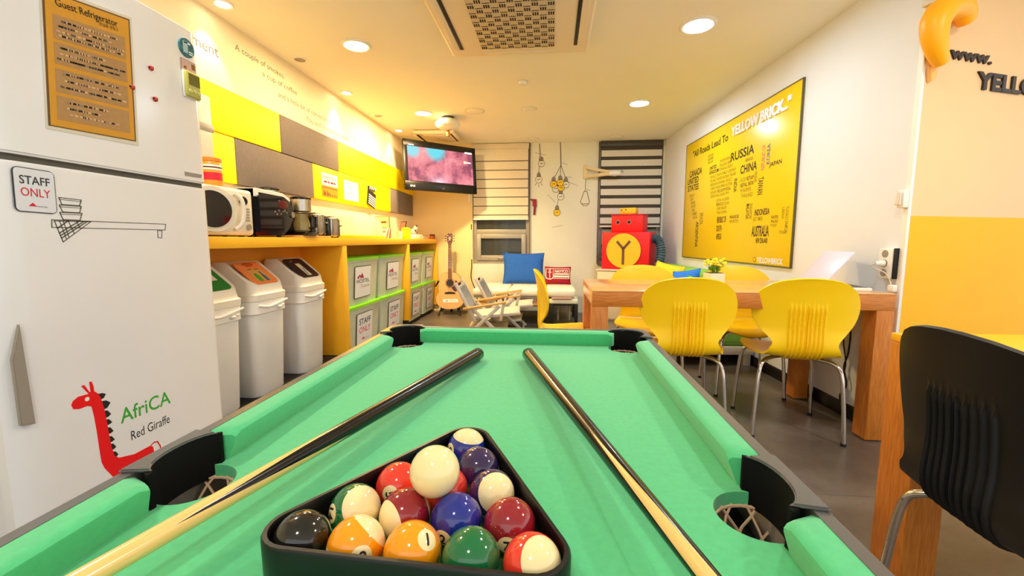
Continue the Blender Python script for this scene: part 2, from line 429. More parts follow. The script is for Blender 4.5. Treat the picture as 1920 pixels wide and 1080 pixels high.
# ceiling lamps: a ring, a glowing lens and the lamp's own light
def downlight(x, y, r, color, watts, label, glow=30.0, group='bright ceiling downlights'):
    t = thing('ceiling_downlight', label, 'ceiling lamp', (x, y, CH), 0, group)
    b = MB(); b.lathe([(r*1.0, 0.0), (r*1.22, 0.0), (r*1.22, -0.006), (r*1.12, -0.012), (r*0.98, -0.010), (r*0.94, 0.0)], M_WPL, cap=False); part('trim_ring', b, t)
    b = MB(); b.lathe([(r*0.97, -0.002), (r*0.9, -0.007), (0.001, -0.010)], emis('lens_%.2f_%.2f' % (color[0], color[2]), color, glow), cap=False); part('lens', b, t, label='glowing lens')
    ld = bpy.data.lights.new('downlight', 'AREA'); ld.shape = 'DISK'; ld.size = r*1.9; ld.energy = watts; ld.color = color
    lo = bpy.data.objects.new('downlight', ld); COL.objects.link(lo); lo.location = (0, 0, -0.02); lo.parent = t
downlight(-1.41, 3.11, 0.085, WARM, LAMP_W*1.25, 'large warm round downlight over the grey and yellow wall boards, nearest the air conditioner')
downlight(-1.42, 4.75, 0.085, WARM, LAMP_W*5.0, 'warm round downlight left of the white domed ceiling fitting')
downlight(0.93, 3.04, 0.095, COOL, LAMP_W*0.6, 'large cool white downlight right of the air conditioner grille')
downlight(0.87, 4.62, 0.095, COOL, LAMP_W*0.95, 'cool white downlight nearest the far wall, in front of the striped blind')
downlight(-1.41, 1.35, 0.085, WARM2, LAMP_W, 'ceiling downlight above the white fridge, out of the picture')
downlight(0.93, 1.35, 0.095, WARM2, LAMP_W*.5, 'ceiling downlight over the black chair, out of the picture')
downlight(-0.2, -0.6, 0.095, WARM2, LAMP_W*.6, 'ceiling downlight behind the pool table, out of the picture')
downlight(2.2, 0.9, 0.095, WARM2, LAMP_W*1.5, 'ceiling downlight over the side table, out of the picture')
def washer(x, y, label, on=True):
    t = thing('wall_washer', label, 'ceiling spot', (x, y, CH), 0, 'small wall washer spots along the left wall')
    r = 0.042
    b = MB(); b.lathe([(r*0.95, 0.0), (r*1.35, 0.0), (r*1.35, -0.004), (r*1.2, -0.009), (r*0.95, -0.006)], M_WPL, cap=False); part('trim_ring', b, t)
    b = MB()
    if on: b.lathe([(r*0.97, -0.002), (r*0.9, -0.006), (0.001, -0.008)], emis('washer_lens', (1.0, .85, .6), 25.0), cap=False)
    else: b.lathe([(r*0.97, -0.004), (r*0.8, 0.0), (r*0.5, -0.006), (0.001, -0.008)], M_GREYPL, cap=False)
    part('lens', b, t)
    if on:
        ld = bpy.data.lights.new('washer', 'SPOT'); ld.energy = WASH_W; ld.color = (1.0, 0.80, 0.50); ld.spot_size = math.radians(62); ld.spot_blend = 0.25; ld.shadow_soft_size = 0.03
        lo = bpy.data.objects.new('washer', ld); COL.objects.link(lo); lo.location = (0, 0, -0.03); lo.parent = t
        lo.rotation_euler = Vector((-0.13, 0, -0.6)).to_track_quat('-Z', 'Y').to_euler()
washer(-1.95, 2.52, 'small lit spot at the ceiling edge nearest the fridge')
washer(-1.95, 3.30, 'small unlit spot above the words of the wall quote', False)
washer(-1.95, 4.05, 'small lit spot above the middle grey and yellow wall boards')
washer(-1.95, 4.80, 'small unlit spot between the two far lit wall spots', False)
washer(-1.95, 5.45, 'small lit spot nearest the television')
def flush(x, y, r, label, name='ceiling_detector', cat='smoke detector', hgt=0.018):
    t = thing(name, label, cat, (x, y, CH)); b = MB(); b.lathe([(r, 0.0), (r, -hgt*0.5), (r*0.85, -hgt), (0.001, -hgt)], M_WPL, n=24, cap=False); part('housing', b, t)
    b = MB(); b.lathe([(r*1.15, 0.0), (r*1.15, -0.003), (r, -0.004)], M_WPL2, n=24, cap=False); part('trim_ring', b, t)
flush(-0.845, 4.73, 0.095, 'round white ceiling speaker just right of the domed fitting', 'ceiling_speaker', 'speaker', 0.01)
flush(-0.257, 4.71, 0.075, 'round off-white disc on the ceiling, between speaker and cool downlight')
flush(-0.27, 6.05, 0.07, 'round detector against the far wall above the left bulb drawing')
flush(0.843, 6.03, 0.08, 'round detector at the far wall above the striped blind')
flush(-0.271, 3.92, 0.04, 'tiny sprinkler disc alone in the middle of the ceiling', 'sprinkler_head', 'sprinkler', 0.03)

# air conditioners in the ceiling
M_ACW = mat('air_conditioner_white', 'ecdfc2', 0.4)
def cassette(x0, x1, y0, y1, label, grille, woven=True):
    cx, cy = (x0+x1)/2, (y0+y1)/2; w, d = x1-x0, y1-y0
    t = thing('air_conditioner', label, 'air conditioner', (cx, cy, CH-0.003))
    z0 = -0.045
    b = MB(); b.box((0, 0, z0/2), (w, d, -z0), M_ACW, 0.018, 3); part('panel', b, t)
    gw, gd = grille
    b = MB(); b.box((0.0, 0, z0-0.004), (gw, gd, 0.008), (mat('woven_grille_plastic', 'cdbf9f', 0.6) if woven else M_ACW), 0.002)
    ncx, ncy = int(gw/0.046), int(gd/0.05); sx, sy = gw/ncx, gd/ncy
    dk = mat('grille_slot_dark', '2a1a12', 0.8)
    for i in range(ncx if woven else 0):
        for j in range(ncy):
            px, py = -gw/2+(i+0.5)*sx, -gd/2+(j+0.5)*sy
            if (i+j) % 2 == 0:
                for k in (-1, 0, 1): b.box((px+k*sx*0.29, py, z0-0.0085), (sx*0.17, sy*0.62, 0.002), dk)
            else:
                b.box((px, py+sy*0.32, z0-0.0085), (sx*0.9, sy*0.09, 0.002), dk)
    part('grille', b, t)
    for sx_ in (-1, 1):
        b = MB(); px = sx_*(w/2-(w-gw)*0.2)
        b.box((px, 0, z0-0.0015), (0.022, d*0.72, 0.005), M_BLACKM, 0.001); part('air_slot', b, t)
        b = MB(); b.box((px+sx_*0.036, 0, z0-0.004), (0.045, d*0.72, 0.007), M_ACW, 0.003); part('louver', b, t)
    b = MB(); b.box((0, d/2-0.05, z0-0.002), (gw, 0.045, 0.006), M_ACW, 0.002); part('louver', b, t)
    b = MB(); b.box((0, -d/2+0.05, z0-0.002), (gw, 0.045, 0.006), M_ACW, 0.002); part('louver', b, t)
cassette(-0.74, 0.24, 2.32, 3.27, 'large white ceiling air conditioner with a woven brown grille, nearest the camera', (0.51, 0.68))
cassette(-1.77, -1.24, 5.42, 5.95, 'small ceiling air conditioner above the television', (0.30, 0.34), False)
t = thing('ceiling_dome', 'white domed ceiling fitting with a small brass tip in front of the television', 'ceiling fitting', (-1.19, 4.93, CH))
b = MB(); b.lathe([(0.055, 0), (0.055, -0.02), (0.11, -0.035), (0.14, -0.07), (0.135, -0.1), (0.10, -0.128), (0.04, -0.14), (0.001, -0.142)], M_WPL, cap=False); part('dome', b, t)
b = MB(); b.lathe([(0.07, 0), (0.07, -0.012), (0.05, -0.016)], M_DGREY, cap=False); part('base_ring', b, t)
b = MB(); b.lathe([(0.012, -0.14), (0.02, -0.16), (0.026, -0.185), (0.02, -0.21), (0.001, -0.215)], mat('brass', 'c89a4a', 0.3, 0.9), cap=False); part('tip', b, t)
# ================================================================ left wall: boards, quote, notices
XB = -2.04
def board(y0, y1, z0, z1, m, label):
    b = MB(); b.bb((XL, y0+0.003, z0+0.003), (XB, y1-0.003, z1-0.003), m, 0.004)
    solo('wall_board', b, label, 'wall panel', (XL, (y0+y1)/2, z0), world=True, group='yellow and grey wall boards')
board(1.95, 3.142, 1.718, 2.005, M_YBOARD, 'yellow wall board in the upper row beside the fridge')
board(3.142, 4.016, 1.718, 2.005, M_GBOARD, 'grey felt board in the upper row under the wall quote')
board(4.016, 6.29, 1.718, 2.005, M_YBOARD, 'long yellow wall board in the upper row running behind the television')
board(1.95, 2.657, 1.42, 1.718, M_YBOARD, 'yellow wall board in the lower row above the microwave')
board(2.657, 3.56, 1.42, 1.718, M_GBOARD, 'grey felt board in the lower row above the black oven and coffee maker')
board(3.56, 4.0, 1.42, 1.718, M_YBOARD, 'yellow wall board in the lower row with the breakfast notice')
board(4.0, 4.46, 1.42, 1.718, M_YBOARD, 'yellow wall board in the lower row with the plain white notice')
board(4.46, 5.324, 1.42, 1.718, M_YBOARD, 'yellow wall board in the lower row with the clapperboard')
board(5.324, 6.2, 1.42, 1.718, M_GBOARD, 'small grey felt board below the television')
t = thing('wall_quote', 'thin grey lettering of a quote about smokes and coffee above the boards', 'wall lettering', (XL, 3.5, 2.07))
for s, y, z, w, h in (("A couple of smokes,", 2.77, 2.293, 0.52, 0.05), ("a cup of coffee", 3.03, 2.222, 0.42, 0.05),
                      ("and a little bit of conversation", 3.2, 2.145, 0.78, 0.042), ("You and me and five bucks", 3.56, 2.066, 0.77, 0.042)):
    b = MB(); b.text(s, M_QUOTE, LW, w=w, h=h, x=y, y=z, bold=-0.004); part('text_line', b, t, True)
b = MB(); b.stroke([(4.42, 2.15), (4.47, 2.07)], 0.006, M_QUOTE, LW); b.stroke([(4.47, 2.15), (4.52, 2.07)], 0.006, M_QUOTE, LW); part('quote_mark', b, t, True)
b = MB(); b.text('ment', M_QUOTE, LW, w=0.2, h=0.05, x=2.42, y=2.19)
solo('wall_word', b, 'faint grey word on the brightly lit wall beside the fridge top', 'wall lettering', (XL, 2.5, 2.19), world=True)
LB = FR((XB, 0, 0), (0, 1, 0))
# breakfast notice
t = thing('notice', 'notice with a white top and orange food print, nearest the grey board', 'notice', (XB, 3.83, 1.455))
b = MB(); b.bb((3.69, 1.555, 0), (3.975, 1.665, 0.003), M_PAPER, M=LB); part('upper_sheet', b, t, True, 'white sheet')
b = MB(); b.bb((3.69, 1.455, 0), (3.975, 1.553, 0.003), M_ORANGEP, M=LB); part('lower_sheet', b, t, True, 'orange sheet')
b = MB(); L2 = LB @ Matrix.Translation((0, 0, 0.003))
b.text('Breakfast Time', M_INKR, L2, w=0.24, h=0.026, x=3.71, y=1.617); [b.stroke([(x0, 1.587), (x0+.014, 1.587)], .016, M_INKR, L2) for x0 in (3.735, 3.757, 3.80, 3.85, 3.872, 3.91)]
b.stroke([(3.7, 1.535), (3.965, 1.535)], 0.006, M_INKR, L2); part('lettering', b, t, True)
b = MB()
for k, (x, h) in enumerate(((3.72, .05), (3.745, .042), (3.775, .05), (3.80, .035), (3.83, .026), (3.87, .018), (3.91, .02), (3.94, .014))): b.prism([(x-.009, 1.465), (x+.011, 1.465), (x+.007, 1.465+h), (x-.004, 1.465+h*.8)], 0.0005, mat('brown_ink', '6a3a10', .7), L2)
part('print', b, t, True)
t = thing('notice', 'plain white typed notice on the yellow board left of the clapperboard', 'notice', (XB, 4.26, 1.462))
b = MB(); b.bb((4.10, 1.462, 0), (4.41, 1.655, 0.003), M_PAPER, M=LB); part('sheet', b, t, True)
b = MB()
for x, y, w in ((4.12, 1.63, .13), (4.22, 1.612, .17), (4.19, 1.59, .08), (4.22, 1.57, .09), (4.15, 1.535, .14), (4.26, 1.51, .12)): b.stroke([(x, y), (x+w, y)], 0.005, M_INKGREY, L2)
part('lettering', b, t, True)
t = thing('clapperboard', 'black and white striped film clapperboard hung on the yellow board', 'clapperboard', (XB, 4.75, 1.45))
CB = LB @ Matrix.Translation((4.73, 1.55, 0.004)) @ Matrix.Rotation(math.radians(-14), 4, 'Z')
b = MB(); b.bb((-0.1, -0.11, 0), (0.1, 0.055, 0.012), M_BLACKM, 0.002, M=CB)
part('slate', b, t, True)
b = MB()
for k in range(5): b.bb((-0.09, -0.1+k*0.024, 0.0121), (0.09, -0.089+k*0.024, 0.0128), M_PAPER, M=CB)
part('slate_lines', b, t, True, 'white lines')
b = MB(); CS = CB @ Matrix.Translation((-0.1, 0.058, 0)) @ Matrix.Rotation(math.radians(12), 4, 'Z'); b.bb((0, 0, 0), (0.2, 0.034, 0.014), M_BLACKM, 0.002, M=CS)
for k in range(4): b.prism([(0.01+k*.05, 0.002), (0.035+k*.05, 0.002), (0.045+k*.05, 0.032), (0.02+k*.05, 0.032)], 0.001, M_PAPER, CS @ Matrix.Translation((0, 0, 0.0141)))
part('clap_stick', b, t, True)

# ================================================================ the long orange shelf unit
XF = -1.70; ZT = 1.08
b = MB(); b.bb((XL+0.002, 1.69, ZT-0.062), (XF, 6.285, ZT), M_SHELF, 0.004)
solo('worktop', b, 'long orange-yellow worktop along the left wall', 'worktop', (XL, 4.0, ZT-0.062), world=True)
def cab(label, y0, y1, left, right):
    t = thing('open_cabinet', label, 'cabinet', (-1.89, (y0+y1)/2, 0), 0, 'open cabinets under the orange worktop')
    zt = ZT-0.0625
    if left: b = MB(); b.bb((XL+0.004, y0, 0.1), (XF-0.002, y0+0.072, zt), M_SHELF, 0.002); part('side_panel', b, t, True)
    if right: b = MB(); b.bb((XL+0.004, y1-0.03, 0.1), (XF-0.002, y1, zt), M_SHELF, 0.002); part('side_panel', b, t, True)
    a0 = y0+(0.072 if left else 0); a1 = y1-(0.03 if right else 0)
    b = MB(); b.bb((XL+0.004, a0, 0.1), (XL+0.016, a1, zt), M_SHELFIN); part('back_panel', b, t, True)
    b = MB(); ph = .05 if left else .1; b.bb((XL+0.004, a0, 0.0), (XF-0.035-(.06 if left else 0), a1, ph), M_BLACKM)
    if left: b.bb((XL+0.004, y0, 0.0), (XF-0.035, a0, .0995), M_BLACKM)
    part('plinth', b, t, True)
cab('open cabinet bay holding the three recycling bins', 1.69, 3.355, False, False)
cab('open cabinet bay with the four boxes nearest the bins', 3.355, 4.94, True, False)
cab('open cabinet bay with the four boxes beside the guitar', 4.94, 6.28, True, True)

# recycling bins
def bin_(y0, w, panel, label, art):
    xf, xb = -1.745, -2.05; d = xf-xb; h = 0.60
    t = thing('recycling_bin', label, 'recycling bin', ((xf+xb)/2, y0+w/2, 0.1), 0, 'recycling bins under the worktop')
    def ring(z, ins, r=0.05): return [(x, y, z) for x, y in rrect(d-2*ins, w-2*ins, r, 4)]
    def loft(rs, m):
        b = bmesh.new(); R = [[b.verts.new(p) for p in r] for r in rs]; n = len(R[0])
        for i in range(len(R)-1):
            for k in range(n): b.faces.new((R[i][k], R[i][(k+1) % n], R[i+1][(k+1) % n], R[i+1][k]))
        b.faces.new(R[0][::-1]); b.faces.new(R[-1]); mb = MB(); mb.merge(b, m); return mb
    part('body', loft([ring(0.0, .03), ring(.01, .024), ring(h-.03, .006), ring(h, .006)], M_BIN), t)
    part('bin_liner', loft([ring(h-.085, .004), ring(h-.08, -.001), ring(h-.04, .0), ring(h-.005, -.002), ring(h, .004)], M_BAG), t, label='white bin liner folded over the rim')
    kb = MB(); kb.tube(smooth_path([(d/2+.001, -w*.38, h-.03), (d/2+.004, -w*.1, h-.045), (d/2+.006, w*.15, h-.035), (d/2+.003, w*.46, h-.02)], 5), 0.007, M_BAG)
    kb.sph((d/2+.008, w*.2, h-.058), .013, M_BAG, 12, (1, 1.5, .8)); kb.sph((d/2+.008, w*.29, h-.05), .010, M_BAG, 12, (1, 1.4, .7)); part('bin_liner_knot', kb, t)
    # lid: collar then a hood that slopes towards the room
    uk = .42                                  # the hood is level at the back and slopes down over its front part
    def lring(z, ins, r=.05, slope=0.0):
        P = rrect(d-2*ins, w-2*ins, r, 4); xm = -d/2+uk*d
        P = P[:5]+[(xm, w/2-ins)]+P[5:15]+[(xm, -w/2+ins)]+P[15:]
        return [(x, y, z+slope*min(1, (1-(x+d/2)/d)/(1-uk))) for x, y in P]
    rs = [lring(h-.002, -.004), lring(h+.035, -.006), lring(h+.045, .004), lring(h+.058, .008, .045, .05), lring(h+.078, .012, .045, .135), lring(h+.084, .022, .04, .145)]
    part('lid', loft(rs, M_BINLID), t)
    run = d*(1-uk); sl = math.atan2(.145, run); fl_ = math.hypot(run, .145)
    S = Matrix.Translation((d/2-run*.5-.006, 0, h+.0855+.145*.5)) @ Matrix.Rotation(sl, 4, 'Y')
    d = fl_*.95
    b = MB(); b.prism(rrect(d*.93, w*.68, .03, 4), .005, panel, S); part('flap', b, t, label='%s flap' % label.split()[0])
    b = MB(); b.cyl((-d*.33, -w*.12, .005), (-d*.33, -w*.12, .013), .009, M_CHROME, M=S, n=12); part('flap_knob', b, t)
    A = S @ Matrix.Translation((0, 0, .0053)) @ Matrix.Rotation(PI/2, 4, 'Z')   # local x = across the lid, y towards the wall
    b = MB(); art(b, A, w, d); part('flap_sticker', b, t)
def art_green(b, A, w, d): b.prism(rrect(w*.42, .055, .006), .001, M_WPL2, A); b.stroke([(-.04, 0), (.04, 0)], .004, M_INKGREY, A @ Matrix.Translation((0, 0, .001)))
def art_orange(b, A, w, d):
    b.prism(rrect(w*.42, d*.5, .012), .001, mat('tan_sticker', 'd9a050', .5), A @ Matrix.Translation((0, -.02, 0)))
    A2 = A @ Matrix.Translation((0, -.02, .0012))
    b.prism([(-.045, -.06), (-.012, -.06), (-.01, -.015), (-.02, .012), (-.035, .012), (-.047, -.015)], .001, mat('bottle_green', '3aa02f', .4), A2)
    b.prism([(.014, -.06), (.042, -.06), (.042, -.02), (.034, 0), (.033, .028), (.022, .028), (.021, 0), (.014, -.02)], .001, mat('bottle_blue', '4a6a86', .4), A2)
    for x in (-.03, .028): b.stroke([(x-.014, .05), (x+.014, .05)], .008, mat('brown_print', '8a5a28', .6), A2)
    b.prism(circ(.042, 20, 0, .072, .018), .004, mat('dark_orange', 'c25a1c', .5), A)
def art_black(b, A, w, d): b.prism(rrect(.055, .13, .006), .001, mat('pale_sticker', 'd8d2a8', .5), A @ Matrix.Translation((0, -.02, 0))); b.stroke([(-.012, -.06), (.008, .0)], .018, mat('bluegrey_print', '8c98b8', .6), A @ Matrix.Translation((0, -.01, .0012)))
bin_(1.93, 0.325, mat('green_flap', '0c7a34', .4), 'green-topped white recycling bin partly hidden by the fridge', art_green)
bin_(2.335, 0.325, mat('orange_flap', 'f08a4a', .4), 'orange-topped white recycling bin with a bottle sticker', art_orange)
bin_(2.815, 0.335, mat('black_flap', '1d1522', .4), 'black-topped white recycling bin beside the cabinet divider', art_black)

# storage boxes with signs
M_SIGNB = mat('sign_border', '2a3136', .5)
def sign_face(b, M, w, h, kind, flat=0.0):
    b.prism(rrect(w, h, .014), .002, M_SIGNB, M); b.prism(rrect(w-min(.012, w*.05), h-min(.012, w*.05), .010), .0008, mat('sign_white', 'e3e6ee', .4), M @ Matrix.Translation((0, 0, .0021)))
    T = M @ Matrix.Translation((0, 0, .003))
    if kind == 'staff':
        b.text('STAFF', M_SIGNB, T, w=w*.72, h=h*.19, x=-w*.36, y=h*.13, bold=.012); b.text('ONLY', M_INKR, T, w=w*.70, h=h*.19, x=-w*.35, y=-h*.14, bold=.004)
        b.prism([(-w*.2, -h*.36), (-w*.1, -h*.28), (-w*.03, -h*.33), (-.001, -h*.36)], .0006, M_INKR, T); b.text('HOSTEL', M_SIGNB, T, w=w*.26, h=h*.03, x=0, y=-h*.37)
    else:
        b.prism([(-w*.36, h*.12), (-w*.36, h*.17), (-w*.22, h*.24), (-w*.16, h*.2), (-w*.08, h*.29), (-w*.02, h*.2), (w*.02, h*.17), (w*.02, h*.12)], .0006, mat('dark_red_ink', 'a03a52', .6), T)
        b.prism([(-w*.25, h*.12), (-w*.25, h*.16), (-w*.2, h*.16), (-w*.2, h*.12)], .0008, M_PAPER, T)
        b.text('HOSTEL', M_SIGNB, T, w=w*.78, h=h*.12, x=-w*.39, y=-h*.03, bold=.008); b.text('Tommy', mat('khaki_ink', '9a9468', .6), T, w=w*.58, h=h*.14, x=-w*.16, y=-h*.22, shear=.1)
def sbox(y0, y1, z0, h, kind, label, pale=False):
    xf = XF-0.035; xb = XL+0.03; w = y1-y0-.008
    t = thing('storage_box', label, 'storage box', ((xf+xb)/2, (y0+y1)/2, z0), 0, 'lidded storage boxes under the worktop')
    d = xf-xb
    bm = bmesh.new(); zs = ((0, .03), (h-.05, .006), (h-.045, 0), (h-.028, 0)); R = []
    for z, ins in zs: R.append([bm.verts.new((x, y, z)) for x, y in rrect(d-2*ins, w-2*ins, .02, 3)])
    n = len(R[0])
    for i in range(len(R)-1):
        for k in range(n): bm.faces.new((R[i][k], R[i][(k+1) % n], R[i+1][(k+1) % n], R[i+1][k]))
    bm.faces.new(R[0][::-1]); bm.faces.new(R[-1]); b = MB(); b.merge(bm, M_BOX); part('body', b, t)
    b = MB(); b.prism(rrect(d+.012, w+.006, .022, 3), .026, M_GREENLID, Matrix.Translation((0, 0, h-.03)), bev=.004); b.prism(rrect(d-.05, w-.05, .02, 3), .006, M_GREENLID, Matrix.Translation((0, 0, h-.0065))); part('lid', b, t)
    b = MB(); tilt = math.atan2(.024, h-.05)
    S = FR((d/2-.008, 0, h*.47), (0, 1, 0), (math.sin(tilt), 0, math.cos(tilt)))
    sign_face(b, S, w*.47, h*.68, kind); part('sign', b, t)
zb = 0.0505; hb = 0.43
sbox(3.43, 4.165, zb, hb, 'staff', 'lower box with a STAFF ONLY sign nearest the recycling bins')
sbox(4.185, 4.92, zb, hb, 'staff', 'lower box with a STAFF ONLY sign just left of the second cabinet divider')
sbox(3.43, 4.165, zb+hb, hb, 'hostel', 'upper box with a HOSTEL sign nearest the recycling bins')
sbox(4.185, 4.92, zb+hb, hb, 'hostel', 'upper box with a HOSTEL sign just left of the second cabinet divider')
sbox(5.02, 5.625, zb, hb, 'staff', 'lower box with a STAFF ONLY sign just right of the second cabinet divider')
sbox(5.64, 6.24, zb, hb, 'staff', 'lower box with a STAFF ONLY sign beside the guitar')
sbox(5.02, 5.625, zb+hb, hb, 'hostel', 'upper box with a HOSTEL sign just right of the second cabinet divider')
sbox(5.64, 6.24, zb+hb, hb, 'hostel', 'upper box with a HOSTEL sign beside the guitar')

# ================================================================ things on the worktop
# microwave (faces the room, +X)
t = thing('microwave_oven', 'white microwave oven with a black oval window beside the fridge', 'microwave', (-1.9, 2.11, ZT))
MF = FR((-1.73, 0, ZT), (0, 1, 0))
b = MB(); b.bb((-2.05, 1.86, ZT+.008), (-1.73, 2.365, ZT+.265), M_WPL2, .02, 3)
for y in (1.9, 2.32):
    for x in (-2.0, -1.78): b.cyl((x, y, ZT), (x, y, ZT+.02), .015, M_BLACKM, n=10)
part('body', b, t, True)
def dome(b, cx, cy, rx, ry, dep, m, M):
    b.grid(lambda u, v: (cx+rx*u*math.cos(2*PI*v), cy+ry*u*math.sin(2*PI*v), dep*(1-u*u)), 8, 36, m, M)
b = MB(); b.prism(circ(.165, 40, 2.06, .14, .118), .012, M_WPL2, MF, bev=.004); part('door', b, t, True)
dr = t.children[-1]
b = MB(); M2 = MF @ Matrix.Translation((0, 0, .0125)); b.prism(circ(.128, 40, 2.05, .14, .093), .002, M_GBLACK, M2); b.text('DAEWOO', M_GREYPL, M2, w=.05, h=.009, x=2.03, y=.065, ); b.mats; part('door_window', b, dr, True, 'black oval window')
b = MB(); b.tube(smooth_path([(-1.722, 2.215, ZT+.235), (-1.7, 2.235, ZT+.2), (-1.694, 2.238, ZT+.13), (-1.7, 2.225, ZT+.07), (-1.722, 2.205, ZT+.04)], 6), [.011]*25, M_WPL2); part('handle', b, dr, True)
b = MB(); b.prism(circ(.033, 24, 2.285, .20, .025), .003, M_GBLACK, MF); part('display', b, t, True)
b = MB(); b.cyl((-1.73, 2.315, ZT+.055), (-1.722, 2.315, ZT+.055), .018, M_GREYPL)
for k in range(5): b.bb((-1.731, 2.28, ZT+.09+k*.016), (-1.728, 2.33, ZT+.098+k*.016), M_GREYPL)
part('button', b, t, True)
t = thing('jar', 'orange and red printed canister standing on the microwave', 'canister', (-1.83, 2.19, ZT+.265))
b = MB(); b.lathe([(.047, 0), (.05, .004), (.05, .13), (.047, .134)], mat('canister_label', 'e8992a', .4), n=28); part('body', b, t)
b = MB(); b.lathe([(.0505, .035), (.0505, .075)], M_INKR, n=28, cap=False); b.lathe([(.0505, .09), (.0505, .115)], M_PAPER, n=28, cap=False); b.lathe([(.0506, .098), (.0506, .106)], mat('brown_ink', '6a3a10', .7), n=28, cap=False); part('label_band', b, t)
b = MB(); b.lathe([(.051, .134), (.051, .15), (.047, .154)], mat('amber_lid', 'd9842a', .4), n=28); part('lid', b, t)
t = thing('cup_dispenser', 'white and grey box dispenser on the wall behind the fridge edge', 'dispenser', (-2.0, 2.18, 1.43))
b = MB(); b.bb((-2.04, 2.05, 1.46), (-1.9, 2.31, 1.855), M_WPL2, .01); part('body', b, t, True)
b = MB(); b.bb((-1.905, 2.045, 1.66), (-1.897, 2.315, 1.70), M_GREYPL, .002); part('band', b, t, True)
b = MB(); b.prism([(2.05, 1.43), (2.31, 1.46), (2.31, 1.51), (2.05, 1.5)], .14, M_GREYPL, FR((-2.04, 0, 0), (0, 1, 0))); part('tray', b, t, True)
# round black oven
t = thing('countertop_oven', 'glossy black rounded oven with a pale top right of the microwave', 'oven', (-1.9, 2.58, ZT))
prof = [(2.40, .012), (2.66, .012), (2.72, .05), (2.765, .11), (2.78, .16), (2.765, .21), (2.72, .255), (2.66, .28), (2.40, .285)]
b = MB(); b.prism(prof, .30, M_GBLACK, FR((-2.03, 0, ZT), (0, 1, 0)), bev=.02)
for y in (2.44, 2.66):
    for x in (-1.98, -1.78): b.cyl((x, y, ZT), (x, y, ZT+.02), .014, M_BLACKM, n=10)
part('body', b, t, True)
b = MB(); b.prism([(2.40, .24), (2.68, .235), (2.735, .215), (2.72, .258), (2.66, .283), (2.40, .289)], .30, M_WPL, FR((-2.032, 0, ZT), (0, 1, 0)), bev=.006); part('top_cover', b, t, True, 'white top cover')
b = MB(); M3 = FR((-1.732, 0, ZT), (0, 1, 0)); b.cyl((2.735, .15, 0), (2.735, .15, .012), .02, M_STEEL, M=M3); part('dial', b, t, True)
b = MB()
for k, (y, z) in enumerate(((2.56, .16), (2.6, .17), (2.64, .165), (2.68, .16), (2.58, .145), (2.62, .15), (2.66, .17))): b.cyl((y, z, 0), (y, z, .004), .006, M_STEEL, M=M3, n=10)
part('button', b, t, True)
b = MB(); b.bb((2.60, .185, 0), (2.70, .235, .003), mat('dark_red_panel', '5a1418', .2), .001, M=M3); part('control_panel', b, t, True)
# coffee makers
def coffee(x, y, label, tall):
    t = thing('coffee_maker', label, 'coffee maker', (x, y, ZT+.016))
    b = MB(); b.box((0, 0, .012), (.2, .17, .024), M_GBLACK, .008); part('base', b, t)
    b = MB(); b.box((-.07, 0, .13), (.06, .15, .22), M_GBLACK, .012); part('water_tank', b, t)
    b = MB(); b.lathe([(.058, .165), (.066, .17), (.066, .25+tall), (.06, .256+tall)], M_STEEL, n=32, M=Matrix.Translation((.02, 0, 0))); part('brew_head', b, t, label='ribbed steel brew head')
    b = MB(); b.lathe([(.068, .25+tall), (.07, .262+tall), (.05, .272+tall), (.001, .274+tall)], M_GBLACK, M=Matrix.Translation((.02, 0, 0))); part('lid', b, t)
    b = MB(); b.lathe([(.04, .026), (.052, .035), (.055, .08), (.042, .13), (.044, .15)], mat('carafe_glass', 'b8a468', .05, alpha=.55, spec=.8), M=Matrix.Translation((.02, 0, 0))); part('carafe', b, t)
    b = MB(); b.tube([(.07, .0, .14), (.115, .02, .13), (.115, .02, .06), (.075, .0, .05)], .008, M_GBLACK); part('carafe_handle', b, t)
coffee(-1.995, 2.87, 'taller steel coffee maker half hidden behind the black oven', .06)
coffee(-1.79, 2.91, 'steel and black coffee maker with a glass carafe left of the toasters', .0)
b = MB(); b.bb((-2.06, 2.785, ZT), (-1.71, 3.20, ZT+.015), M_LWOOD, .005)
solo('tray', b, 'light wooden tray under the coffee maker and first toaster', 'tray', (-1.88, 2.99, ZT), world=True)
def toaster(y0, y1, x, z, label):
    t = thing('toaster', label, 'toaster', (x, (y0+y1)/2, z), 0, 'steel toasters on the worktop'); w = y1-y0
    b = MB(); b.box((0, 0, .085), (.22, w*.5, .165), M_STEEL, .025, 3)
    for k in range(5): b.box((.111, -w*.2+k*w*.1, .085), (.004, w*.03, .14), M_CHROME, .001)
    part('shell', b, t, label='brushed steel shell')
    for s in (-1, 1):
        b = MB(); b.box((0, s*w*.36, .082), (.21, w*.24, .16), M_GBLACK, .02, 3); part('end_cap', b, t, label='black end')
    b = MB(); b.box((0, -.02, .169), (.17, .03, .004), M_BLACKM); b.box((0, .03, .169), (.17, .03, .004), M_BLACKM); part('slot', b, t)
    b = MB(); b.box((.11, w*.38, .1), (.02, .025, .014), M_STEEL, .003); part('lever', b, t)
toaster(2.99, 3.195, -1.84, ZT+.0155, 'steel toaster with black ends standing on the wooden tray')
toaster(3.21, 3.41, -1.84, ZT, 'steel toaster with black ends right of the wooden tray, nearest the clear bread case')
t = thing('bread_case', 'clear plastic bread case with a yellow base on the worktop', 'food case', (-1.88, 4.02, ZT))
M_ACR = mat('clear_acrylic', 'fff6dc', .05, alpha=.42, spec=.8)
b = MB(); b.box((0, 0, .015), (.30, .64, .03), mat('yellow_tray_plastic', 'fbd21f', .4), .008); part('base', b, t)
